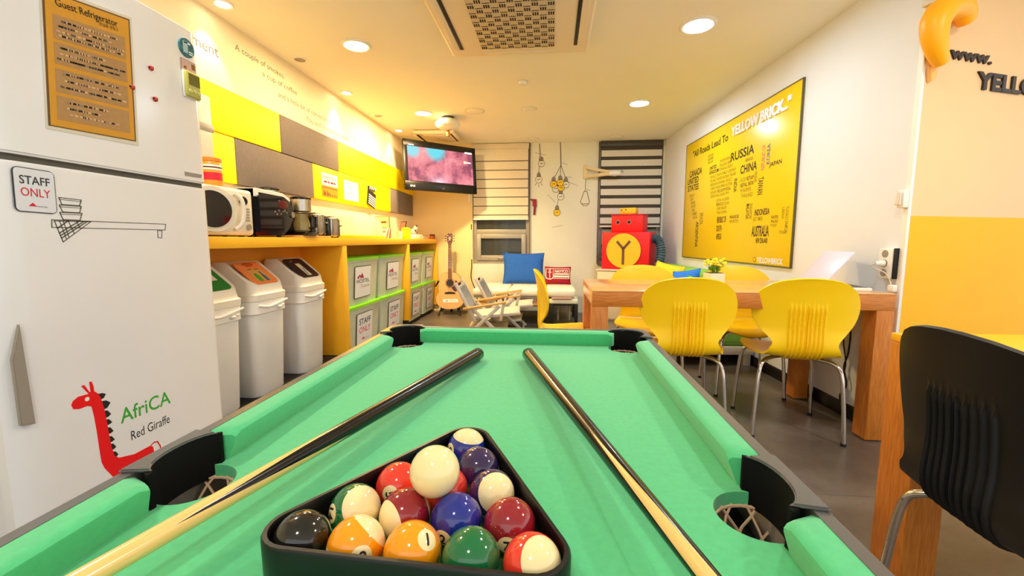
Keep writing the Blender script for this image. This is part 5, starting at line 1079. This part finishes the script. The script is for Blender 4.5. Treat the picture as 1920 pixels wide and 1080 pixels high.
# ================================================================ chairs
def shell_mesh(m):
    """one moulded shell: an egg-shaped ribbed back running through a waist into a rounded seat"""
    prof = [(-.262, .872), (-.258, .862), (-.252, .84), (-.243, .80), (-.235, .75), (-.228, .70), (-.223, .65), (-.221, .60), (-.222, .555), (-.222, .52), (-.216, .488), (-.198, .462), (-.165, .449), (-.12, .443), (-.06, .441), (.0, .443), (.06, .447), (.12, .451), (.17, .450), (.205, .442), (.225, .43), (.232, .422)]
    pts = smooth_path([(0, y, z) for y, z in prof], 3); S = [0]
    for i in range(1, len(pts)): S.append(S[-1]+(pts[i]-pts[i-1]).length)
    def width(p):
        y, z = p.y, p.z
        if z > .50: return interp([(.50, .158), (.515, .150), (.535, .152), (.56, .171), (.59, .198), (.625, .224), (.66, .240), (.70, .247), (.74, .245), (.78, .232), (.81, .212), (.84, .173), (.857, .13), (.868, .075), (.872, .02)], z)
        return interp([(-.222, .158), (-.20, .172), (-.15, .198), (-.08, .220), (0, .23), (.08, .227), (.14, .21), (.185, .175), (.215, .12), (.228, .07), (.233, .02)], y)
    NI, NO = 90, 12; nS = len(pts); bm = bmesh.new(); nrm = []
    for i in range(nS):
        d = (pts[min(i+1, nS-1)]-pts[max(i-1, 0)]).normalized(); nrm.append(Vector((0, d.z, -d.y)))     # behind the back, below the seat
    out = []
    for i, p in enumerate(pts):
        w = width(p); row = []; xb = min(.088, w*.6)
        back = min(1, max(0, (p.z-.47)/.12))
        env = min(1, max(0, (.735-p.z)/.02)) if p.z > .47 else max(0, min(1, (-.085-p.y)/.06))
        cols = [(-w+(w-xb)*k/NO, 0) for k in range(NO)]+[(-xb+2*xb*k/NI, -1+2*k/NI) for k in range(NI+1)]+[(xb+(w-xb)*(k+1)/NO, 0) for k in range(NO)]
        for x, tt in cols:
            q = Vector((x, p.y, p.z)) + Vector((0, .055, 0))*back*(x/.245)**2 + Vector((0, 0, .02))*(1-back)*(x/.23)**2
            rib = 0.0
            if tt: rib = .0085*max(0, math.cos(2*PI*tt*4.5))**.7*env
            n = nrm[i]; row.append((q+n*(.006+rib), q-n*.004))
        out.append(row)
    NU = len(out[0])-1
    A = [[bm.verts.new(c[0]) for c in r] for r in out]; B = [[bm.verts.new(c[1]) for c in r] for r in out]
    for i in range(nS-1):
        for j in range(NU):
            bm.faces.new((A[i][j], A[i+1][j], A[i+1][j+1], A[i][j+1])); bm.faces.new((B[i][j], B[i][j+1], B[i+1][j+1], B[i+1][j]))
        bm.faces.new((A[i][0], B[i][0], B[i+1][0], A[i+1][0])); bm.faces.new((A[i][NU], A[i+1][NU], B[i+1][NU], B[i][NU]))
    for j in range(NU):
        bm.faces.new((A[0][j], A[0][j+1], B[0][j+1], B[0][j])); bm.faces.new((A[-1][j], B[-1][j], B[-1][j+1], A[-1][j+1]))
    b = MB(); b.merge(bm, m); return b.mesh('shell', 60)
def shell_chair(label, m, loc, rz, group):
    t = thing('shell_chair', label, 'chair', loc, rz, group)
    part('shell', shell_mesh(m), t)
    b = MB(); b.cyl((0, 0, .418), (0, 0, .436), .10, M_BLACKM, n=24); part('seat_mount', b, t)
    for sx in (-1, 1):
        for sy in (-1, 1):
            b = MB(); b.tube(smooth_path([(sx*.045, sy*.04, .422), (sx*.12, sy*.11, .424), (sx*.165, sy*.155, .415), (sx*.19, sy*.18, .37), (sx*.205, sy*.195, .2), (sx*.215, sy*.205, .012)], 6), .0105, M_CHROME, 10); b.cyl((sx*.215, sy*.205, 0), (sx*.215, sy*.205, .014), .013, M_BLACKM, n=12); part('leg', b, t)
    return t
GC = 'yellow shell chairs around the dining table'
c0 = shell_chair('yellow ribbed shell chair at the near side of the table, beside the pool table corner', M_YCHAIR, (.735, 2.50, 0), math.radians(-4), GC)
dup(c0, (1.335, 2.495, 0), math.radians(-9), 'yellow ribbed shell chair at the near side of the table, in front of the laptop', GC)
dup(c0, (.145, 2.84, 0), math.radians(-88), 'yellow shell chair seen edge-on at the left end of the dining table', GC)
dup(c0, (.69, 3.12, 0), math.radians(180), 'yellow shell chair behind the table in front of the robot', GC)
dup(c0, (1.355, 3.13, 0), math.radians(176), 'yellow shell chair behind the table to the right of the flower pot', GC)
shell_chair('black ribbed shell chair in the right foreground', M_BCHAIR, (1.10, .95, 0), math.radians(-93), 'black shell chair')

# ================================================================ bar table at the right edge
t = thing('side_table', 'table with oak legs behind the black chair, yellow wall reflection painted on its top', 'table', (1.85, 1.1, 0))
b = MB(); b.bb((1.096, .72, .74), (2.7, 1.465, .765), mat('table_top_wall_reflection', 'fbb92a', .25), .003); part('tabletop', b, t, True)  # light wood top with the yellow wall's reflection painted into its colour
b = MB(); b.bb((1.19, 1.40, .66), (2.6, 1.43, .739), M_WOOD, .002); b.bb((1.19, .76, .66), (2.6, .79, .739), M_WOOD, .002); part('apron', b, t, True)
for x, y in ((1.09, 1.33), (1.09, .74), (2.58, 1.33), (2.58, .74)): b = MB(); b.bb((x, y, 0), (x+.1, y+.125, .739), M_WOODZ, .002); part('leg', b, t, True)

# ================================================================ pool table
PX, PY, PZ = -.1, .437, .776            # centre of the cloth
HX, HY = .3555, .75                     # half size outside
PT = thing('pool_table', 'green cloth pool table filling the foreground', 'pool table', (PX, PY, 0))
RP = .042                               # pocket radius
mx, cx_, cy_ = .316, .295, .690         # middle pocket x, corner pocket centre
def bed():
    """cloth outline with round bites at the six pockets"""
    X, Y = .325, .72; P = []
    def arc(cx, cy, r, a0, a1, n=14): return [(cx+r*math.cos(a0+(a1-a0)*k/n), cy+r*math.sin(a0+(a1-a0)*k/n)) for k in range(n+1)]
    h = math.sqrt(RP*RP-(X-mx)**2)
    am = math.acos((X-mx)/RP)
    ax = math.acos((X-cx_)/RC); ay = math.asin((Y-cy_)/RC)
    # counter-clockwise from the middle right pocket
    P += arc(mx, 0, RP, -am, -2*PI+am)[::-1] if False else []
    P += arc(mx, 0, RP, 2*PI-am, am, 18)
    P += arc(cx_, cy_, RC, 2*PI-ax, ay+ (PI-2*ay), 16) if False else arc(cx_, cy_, RC, 2*PI-ax, PI-ay, 16)
    q = [(-x, y) for x, y in P][::-1]
    # left side: from top left corner pocket to the middle left pocket, then the lower half mirrored in y
    top = P[len(arc(mx, 0, RP, 2*PI-am, am, 18)):]
    mid = P[:len(P)-len(top)]
    out = [p for p in mid if True]
    out = mid+top+[(-x, y) for x, y in top][::-1]+[(-x, y) for x, y in mid][::-1]
    low_l = [(-x, -y) for x, y in top]; low_r = [(x, -y) for x, y in top][::-1]
    return out+low_l+low_r
RC = .044
b = MB(); b.prism(bed(), .018, M_CLOTH, Matrix.Translation((0, 0, PZ-.018))); part('bed_cloth', b, PT, label='green bed cloth')
# cushions: a profile swept along the rail, its ends cut back at the pockets
cp = [(.3405, .000), (.3405, .0378), (.319, .038), (.3125, .0368), (.3092, .0335), (.3092, .030), (.3185, .000)]
def cushion_rail(p0, p1, nx, e0=.5, e1=.5, half=None):
    """rail from p0 to p1 along one side; nx = outward direction; cut so the nose is shorter than the back"""
    p0 = Vector(p0); p1 = Vector(p1); d = (p1-p0).normalized(); nx = Vector(nx); bm = bmesh.new(); R = []
    L = (p1-p0).length; base = .3405
    ts = [0, .012, .03]+[L*k/8 for k in range(1, 8)]+[L-.03, L-.012, L]
    rows = []
    for i, tt in enumerate(ts):
        row = []
        for o, z in cp:
            inw = (base-o)                         # 0 at the back, .03 at the nose
            a = inw*e0; c = inw*e1
            s = a+(L-a-c)*tt/L
            rnd = 0
            if i == 0 or i == len(ts)-1: rnd = .006
            oo = o-base
            q = p0+d*s+nx*oo; row.append(bm.verts.new((q.x, q.y, PZ+max(0, z-(rnd*.8 if z > .02 else 0)))))
        rows.append(row)
    n = len(cp)
    for i in range(len(rows)-1):
        for k in range(n): bm.faces.new((rows[i][k], rows[i][(k+1) % n], rows[i+1][(k+1) % n], rows[i+1][k]))
    bm.faces.new(rows[0][::-1]); bm.faces.new(rows[-1]); mb = MB(); mb.merge(bm, M_CLOTH); part('rail_cushion', mb, PT, sharp=42)
bx = .3405
for s in (-1, 1):
    cushion_rail((s*bx, .046, 0), (s*bx, .640, 0), (s, 0, 0), .45, .6); cushion_rail((s*bx, -.640, 0), (s*bx, -.046, 0), (s, 0, 0), .6, .45)
by_ = HY-.015
cushion_rail((-.274, by_, 0), (.274, by_, 0), (0, 1, 0), .35, .35); cushion_rail((-.274, -by_, 0), (.274, -by_, 0), (0, -1, 0), .35, .35)
# outer trim: one rounded frame
def frame(o0, o1, z0, z1, m, r=.03):
    bm = bmesh.new(); A = rrect(2*HX-2*o0, 2*HY-2*o0, r, 6); B = rrect(2*HX-2*o1, 2*HY-2*o1, max(.004, r-o1+o0), 6); n = len(A)
    V = [[bm.verts.new((p[0], p[1], z)) for p in Q] for Q, z in ((A, z0), (A, z1-.003), ([(x*.996, y*.998) for x, y in A], z1), (B, z1), (B, z0))]
    for i in range(5):
        for k in range(n): bm.faces.new((V[i][k], V[i][(k+1) % n], V[(i+1) % 5][(k+1) % n], V[(i+1) % 5][k]))
    mb = MB(); mb.merge(bm, m); return mb
part('rail_trim', frame(0, .0150, PZ-.06, PZ+.0385, M_TRIM), PT, label='glossy grey rail trim', sharp=50)
part('apron', frame(.012, .03, PZ-.17, PZ-.061, M_TABLEB), PT)
# pockets: black liner, plate and string net
def pocket(cx, cy, a0, a1, r, ry=None, plate=()):
    n = 20; ry = ry or r; bm = bmesh.new(); rows = []
    for k in range(n+1):
        a = a0+(a1-a0)*k/n; c, s = math.cos(a), math.sin(a)
        rows.append([bm.verts.new((cx+rr*c, cy+(rr-r+ry)*s, z)) for rr, z in ((r, PZ-.018), (r, PZ+.036), (r+.0015, PZ+.0395), (r+.006, PZ+.0395), (r+.006, PZ-.018))])
    for i in range(n):
        for k in range(5): bm.faces.new((rows[i][k], rows[i][(k+1) % 5], rows[i+1][(k+1) % 5], rows[i+1][k]))
    bm.faces.new(rows[0][::-1]); bm.faces.new(rows[-1]); mb = MB(); mb.merge(bm, M_POCKET); o = part('pocket_liner', mb, PT, label='black pocket liner', sharp=60)
    mb = MB(); mb.prism(list(plate), .004, M_TRIM, Matrix.Translation((0, 0, PZ+.0386)), bev=.0015); part('pocket_plate', mb, o)
    nb = MB(); random.seed(int(1000*abs(cx)+10*cy)+5)
    for k in range(18):
        a = 2*PI*k/18; pts = []
        for j in range(7): z = PZ-.014-.012*j; rr = RP*(1-.085*j); aa = a+(.42 if k % 2 else -.42)*j/2+.08*random.random(); pts.append((cx+rr*math.cos(aa), cy+rr*math.sin(aa), z))
        nb.tube(pts, .0016, M_NET, 5)
    nb.tube([(cx+RP*.97*math.cos(2*PI*k/20), cy+RP*.97*math.sin(2*PI*k/20), PZ-.016) for k in range(20)], .0018, M_NET, 5, closed=True)
    part('pocket_net', nb, PT)
def arcp(cx, cy, r, a0, a1, n=12): return [(cx+r*math.cos(a0+(a1-a0)*k/n), cy+r*math.sin(a0+(a1-a0)*k/n)) for k in range(n+1)]
for s in (-1, 1):
    # the plate follows the liner's back edge out to the trim
    pl = [(s*(mx+.0235*math.cos(a)), .046*math.sin(a)) for a in [(-PI/2)*.86+PI*.86*k/12 for k in range(13)]]
    pl = pl+[(s*(HX-.0005), .050), (s*(HX-.0005), -.050)]
    pocket(mx, 0, -PI*.46, PI*.46, .0235, .046, pl) if s > 0 else pocket(-mx, 0, PI*.54, PI*1.46, .0235, .046, pl[::-1])
for sx in (-1, 1):
    for sy in (-1, 1):
        a0 = math.atan2(sy, sx); pa = arcp(sx*cx_, sy*cy_, .0475, a0-1.75, a0+1.75, 20)
        o1 = [(sx*(HX-.0004), sy*.640), (sx*(HX-.0004), sy*(HY-.03)), (sx*(HX-.009), sy*(HY-.009)), (sx*(HX-.03), sy*(HY-.0004)), (sx*.268, sy*(HY-.0004))]
        p1 = arcp(sx*cx_, sy*cy_, .0465, a0-1.62, a0+1.62, 16)
        ang = [math.atan2(y-sy*cy_, x-sx*cx_) for x, y in p1]
        if sx*sy > 0: poly = p1+o1[::-1] if sx > 0 and sy > 0 else p1+o1[::-1]
        else: poly = p1+o1
        pocket(sx*cx_, sy*cy_, a0-1.75, a0+1.75, .0445, plate=poly)
for sx in (-1, 1):
    for sy in (-1, 1):
        b = MB(); b.cyl((sx*.30, sy*.66, PZ-.165), (sx*.31, sy*.68, 0), .045, M_TABLEB, r2=.03, n=16); part('leg', b, PT)

# ---------------------------------------------------------------- rack
u_ = Vector((math.cos(math.radians(-3)), math.sin(math.radians(-3)), 0)); v_ = Vector((-u_.y, u_.x, 0))
B0 = Vector((-.114, .3225, PZ)); SU, SV = .0505, .0455; BR = .024
def spot(row, k): return B0+v_*SV*row+u_*SU*(k-(4-row)/2)
t = thing('triangle_rack', 'black plastic triangle rack holding the balls', 'rack', tuple(B0+v_*.06), math.radians(-3))
hullp = [Vector((-2*SU, -.06)), Vector((2*SU, -.06)), Vector((0, 4*SV-.06))]
def tri(off, n=8):
    out = []
    for i, c in enumerate(hullp):
        p, q = hullp[i-1], hullp[(i+1) % 3]
        e1 = (c-p).normalized(); e2 = (q-c).normalized(); a1 = math.atan2(-e1.x, e1.y); a2 = math.atan2(-e2.x, e2.y)
        a1 = math.atan2(e1.y, e1.x)-PI/2; a2 = math.atan2(e2.y, e2.x)-PI/2
        while a2 < a1: a2 += 2*PI
        for k in range(n+1): a = a1+(a2-a1)*k/n; out.append((c.x+off*math.cos(a), c.y+off*math.sin(a)))
    return out
bm = bmesh.new(); Q = [(tri(.0250), .002), (tri(.0250), .036), (tri(.026), .0385), (tri(.0295), .0385), (tri(.031), .036), (tri(.0305), .002), (tri(.0295), 0.0), (tri(.026), .0)]
V = [[bm.verts.new((x, y, z)) for x, y in P_] for P_, z in Q]; n = len(V[0])
for i in range(len(V)):
    for k in range(n): bm.faces.new((V[i][k], V[i][(k+1) % n], V[(i+1) % len(V)][(k+1) % n], V[(i+1) % len(V)][k]))
b = MB(); b.merge(bm, M_BLACK); part('frame', b, t, sharp=50)

# ---------------------------------------------------------------- balls
M_IVORY = mat('ball_ivory', 'f3dfa6', .12, spec=.6, coat=.4)
def ball_mat(name, col, stripe, cosd=.935):
    """solid colour (or a band) with a white spot around local +X; the band's axis is local +Z"""
    m = bpy.data.materials.new(name); m.use_nodes = True; nt = m.node_tree; L = nt.links; p = nt.nodes['Principled BSDF']
    p.inputs['Roughness'].default_value = .1; p.inputs['Coat Weight'].default_value = .4; p.inputs['Specular IOR Level'].default_value = .6
    tc = nt.nodes.new('ShaderNodeTexCoord'); nz = nt.nodes.new('ShaderNodeVectorMath'); nz.operation = 'NORMALIZE'; L.new(tc.outputs['Object'], nz.inputs[0])
    def dot(v):
        d = nt.nodes.new('ShaderNodeVectorMath'); d.operation = 'DOT_PRODUCT'; d.inputs[1].default_value = v; L.new(nz.outputs[0], d.inputs[0]); return d.outputs['Value']
    def mathn(op, a, bv):
        q = nt.nodes.new('ShaderNodeMath'); q.operation = op; L.new(a, q.inputs[0])
        if bv is not None: q.inputs[1].default_value = bv
        return q.outputs[0]
    white = mathn('GREATER_THAN', dot((1, 0, 0)), cosd)
    if stripe:
        a = mathn('GREATER_THAN', mathn('ABSOLUTE', dot((0, 0, 1)), None), .60)
        q = nt.nodes.new('ShaderNodeMath'); q.operation = 'MAXIMUM'; L.new(white, q.inputs[0]); L.new(a, q.inputs[1]); white = q.outputs[0]
    mx_ = nt.nodes.new('ShaderNodeMix'); mx_.data_type = 'RGBA'; L.new(white, mx_.inputs[0]); mx_.inputs[6].default_value = lin(col); mx_.inputs[7].default_value = lin('f3dfa6'); L.new(mx_.outputs[2], p.inputs['Base Color'])
    return m
bs = bmesh.new(); bmesh.ops.create_uvsphere(bs, u_segments=48, v_segments=32, radius=BR)
for f_ in bs.faces: f_.smooth = True
def fine_text(s):
    vs, fs = text_mesh(s, .025); t = bmesh.new(); V = [t.verts.new(v) for v in vs]
    for f_ in fs:
        try: t.faces.new([V[i] for i in f_])
        except ValueError: pass
    bmesh.ops.triangulate(t, faces=t.faces[:])
    for _ in range(2): bmesh.ops.subdivide_edges(t, edges=[e for e in t.edges if e.calc_length() > .08], cuts=1, use_grid_fill=True); bmesh.ops.triangulate(t, faces=t.faces[:])
    t.verts.index_update(); r = ([tuple(v.co) for v in t.verts], [tuple(v.index for v in f_.verts) for f_ in t.faces]); t.free(); return r
BALL = bpy.data.meshes.new('ball'); bs.to_mesh(BALL); bs.free()
RGT = Vector((1, 0, 0))
def ball(num, pos, col, stripe, axis, spotdir, roll, label):
    """axis and spotdir are given as seen by the photographer: right, up, towards"""
    pos = Vector(pos); tw = (Vector((0, 0, 1.06))-pos).normalized(); rt = Vector((0, 0, 1)).cross(tw).normalized(); up = tw.cross(rt)
    def wv(s): s = Vector(s); return (rt*s.x+up*s.y+tw*s.z).normalized()
    X = wv(spotdir); Z = wv(axis) if axis else up.copy()
    Z = (Z-X*Z.dot(X)); Z.normalize(); Y = Z.cross(X)
    if axis:                                   # keep the band's axis exact, move the spot onto the band
        Z = wv(axis); X = X-Z*X.dot(Z); X.normalize(); Y = Z.cross(X)
    R = Matrix((X, Y, Z)).transposed()
    me = BALL.copy(); me.materials.clear(); me.materials.append(M_IVORY if num == 0 else ball_mat('ball_%s' % num, col, stripe))
    o = bpy.data.objects.new('billiard_ball', me); COL.objects.link(o); o.location = pos; o.rotation_euler = R.to_euler(); WM[o.name] = Matrix.Identity(4)
    tag(o, label, 'billiard ball', 'billiard balls in the rack')
    if num:
        vs, fs = fine_text(str(num)); xs = [v[0] for v in vs]; ys = [v[1] for v in vs]; cx, cy = (min(xs)+max(xs))/2, (min(ys)+max(ys))/2; k = .0098/(max(ys)-min(ys)); c, s = math.cos(roll), math.sin(roll)
        m2 = bpy.data.meshes.new('number'); P = []
        # local +X is out of the ball, local +Z is up on the numeral
        for x, y, z in vs:
            a, d = (x-cx)*k, (y-cy)*k; a, d = a*c-d*s, a*s+d*c; p = Vector((BR, a, d)); p.normalize(); P.append(p*BR*1.006)
        m2.from_pydata(P, [], fs); m2.materials.append(M_INK); q = bpy.data.objects.new('number', m2); COL.objects.link(q); q.parent = o
    return o
def bp(r, k): p = spot(r, k); return (p.x, p.y, PZ+BR)
BCO = dict(y='f79a0c', b='1c2a8c', r='e83a28', p='33204f', o='f25a28', g='0d6a3a', m='8f1a26', k='121110')
ball(8, bp(0, 0), BCO['k'], False, None, (.97, .25, -.05), .3, 'black ball in the near left corner of the rack')
ball(9, bp(0, 1), BCO['y'], True, (.78, .6, .12), (.28, -.26, .9), .35, 'orange striped ball numbered 9 second from the left in the front row')
ball(1, bp(0, 2), BCO['y'], False, None, (.52, .30, .8), -.12, 'plain orange ball numbered 1 in the middle of the front row')
ball(6, bp(0, 3), BCO['g'], False, None, (.1, -.9, -.4), 0, 'plain green ball in the front row of the rack')
ball(11, bp(0, 4), BCO['r'], True, (.52, .12, .84), (-.5, -.85, .1), 0, 'red and white ball in the near right corner of the rack')
ball(14, bp(1, 0), BCO['g'], True, (.40, .1, .9), (-.86, .06, .4), -.3, 'green and white ball numbered 14 behind the black one')
ball(15, bp(1, 1), BCO['m'], True, (-.86, -.25, .42), (.1, -.9, .2), 0, 'maroon ball with a white side behind the orange balls')
ball(2, bp(1, 2), BCO['b'], False, None, (-.52, -.60, .6), -.5, 'plain blue ball numbered 2 in the second row')
ball(7, bp(1, 3), BCO['m'], False, None, (-.1, -.66, .7), -.1, 'plain dark red ball numbered 7 in the second row along the right side')
ball(5, bp(2, 0), BCO['r'], False, None, (-.38, -.28, .85), -1.5, 'orange-red ball numbered 5 left of the white cue ball')
ball(3, bp(2, 1), BCO['r'], False, None, (.0, -.5, -.8), 0, 'red ball mostly hidden under the white cue ball')
ball(12, bp(2, 2), BCO['p'], True, (.30, .05, .95), (-.3, -.9, .1), 0, 'purple and white ball right of the white cue ball')
ball(4, bp(3, 1), BCO['p'], False, None, (.97, -.2, .0), 0, 'plain purple ball near the far point of the rack')
ball(10, bp(4, 0), BCO['b'], True, (.18, .86, .42), (-.85, .0, .5), .1, 'blue and white ball numbered 10 at the far point of the rack')
c_ = (spot(1, 1)+spot(1, 2)+spot(2, 1))/3
hh = math.sqrt((2*BR)**2-max((Vector(spot(1, 1))-c_).length, (Vector(spot(2, 1))-c_).length)**2)
ball(0, (c_.x, c_.y, PZ+BR+hh+.0004), '', False, None, (0, 0, 1), 0, 'cream cue ball resting on top of the racked balls')
t = thing('chalk', 'teal chalk cube tucked between the cue ball and the left side of the rack', 'chalk', (-.1415, .4665, PZ+.014), math.radians(52)); b = MB(); b.box((0, 0, .011), (.022, .022, .022), mat('teal_chalk', '2f7f8a', .8), .002); part('cube', b, t); b = MB(); b.prism(circ(.008, 16), .0006, mat('chalk_face', '2aa08c', .95), Matrix.Translation((0, 0, .0221))); part('chalk_face', b, t)

# ---------------------------------------------------------------- cues
def cue_mat(plen):
    m = bpy.data.materials.new('spliced_cue_wood'); m.use_nodes = True; nt = m.node_tree; L = nt.links; p = nt.nodes['Principled BSDF']
    p.inputs['Roughness'].default_value = .2; p.inputs['Coat Weight'].default_value = .15; p.inputs['Specular IOR Level'].default_value = .35
    tc = nt.nodes.new('ShaderNodeTexCoord'); sp = nt.nodes.new('ShaderNodeSeparateXYZ'); L.new(tc.outputs['Object'], sp.inputs[0])
    def M_(op, a, b_=None, c=None):
        q = nt.nodes.new('ShaderNodeMath'); q.operation = op
        for i, v in enumerate((a, b_, c)):
            if v is None: continue
            if isinstance(v, (int, float)): q.inputs[i].default_value = v
            else: L.new(v, q.inputs[i])
        return q.outputs[0]
    ang = M_('ARCTAN2', sp.outputs[1], sp.outputs[2]); f_ = M_('FRACT', M_('ADD', M_('MULTIPLY', ang, 3/(2*PI)), .52)); tri_ = M_('MULTIPLY', M_('ABSOLUTE', M_('SUBTRACT', f_, .5)), 2.0)
    lim = M_('ADD', M_('MULTIPLY', tri_, plen), .47)
    dark = M_('LESS_THAN', sp.outputs[0], lim)
    n = nt.nodes.new('ShaderNodeTexNoise'); n.inputs['Scale'].default_value = 30; mp = nt.nodes.new('ShaderNodeMapping'); mp.inputs['Scale'].default_value = (1, 12, 12); L.new(tc.outputs['Object'], mp.inputs[0]); L.new(mp.outputs[0], n.inputs['Vector'])
    w = nt.nodes.new('ShaderNodeMix'); w.data_type = 'RGBA'; L.new(n.outputs['Fac'], w.inputs[0]); w.inputs[6].default_value = lin('f2cf86'); w.inputs[7].default_value = lin('e6b968')
    mx_ = nt.nodes.new('ShaderNodeMix'); mx_.data_type = 'RGBA'; L.new(dark, mx_.inputs[0]); L.new(w.outputs[2], mx_.inputs[6]); mx_.inputs[7].default_value = lin('090504'); L.new(mx_.outputs[2], p.inputs['Base Color'])
    return m
def cue(bx_, by2, dx, dy, length, roll, label, plen):
    M_CUE = cue_mat(plen)
    """butt end at (bx_, by2), pointing along dx, dy; local x runs from butt to tip"""
    R0_ = .0148; R1_ = .0062; zb = PZ+R0_+.0003; d = Vector((dx, dy, 0)).normalized(); rise = .0
    t = thing('pool_cue', label, 'pool cue', (bx_, by2, zb), math.atan2(dy, dx), 'wooden pool cues')
    # the shaft lies on the cloth at the butt and rises to the rail near the tip
    tip_z = (PZ+.0385+.008)-zb
    RX = Matrix.Rotation(-math.atan2(tip_z, length*.93), 4, 'Y') @ Matrix.Rotation(roll, 4, 'X')
    pts = [(length*k/40, 0, 0) for k in range(41)]; rad = [lerp(R0_, R1_, k/40) for k in range(41)]; rad[0] = R0_*.86
    pts = [(0, 0, 0), (.003, 0, 0)]+pts[1:]; rad = [R0_*.85, R0_]+rad[1:]
    b = MB(); b.tube(pts, rad, M_CUE, 28); me = b.mesh('shaft', 60); o = part('shaft', me, t); o.matrix_local = RX
    b = MB(); b.tube([(-.004, 0, 0), (-.001, 0, 0), (.0005, 0, 0)], [R0_*.6, R0_*.8, R0_*.84], mat('cue_bumper', '2a2220', .5), 24); o = part('bumper', b, t); o.matrix_local = RX
    b = MB(); b.cyl((length, 0, 0), (length+.014, 0, 0), R1_, M_PAPER, n=16); b.cyl((length+.014, 0, 0), (length+.022, 0, 0), R1_*.97, mat('cue_leather', '3a6a8a', .8), n=16); o = part('tip', b, t); o.matrix_local = RX
cue(-.172, .985, -.17, -.75, 1.06, .09, 'pool cue lying on the left half of the cloth', .22)
cue(-.054, .995, .162, -.66, 1.06, .60, 'pool cue lying on the right half of the cloth', .36)
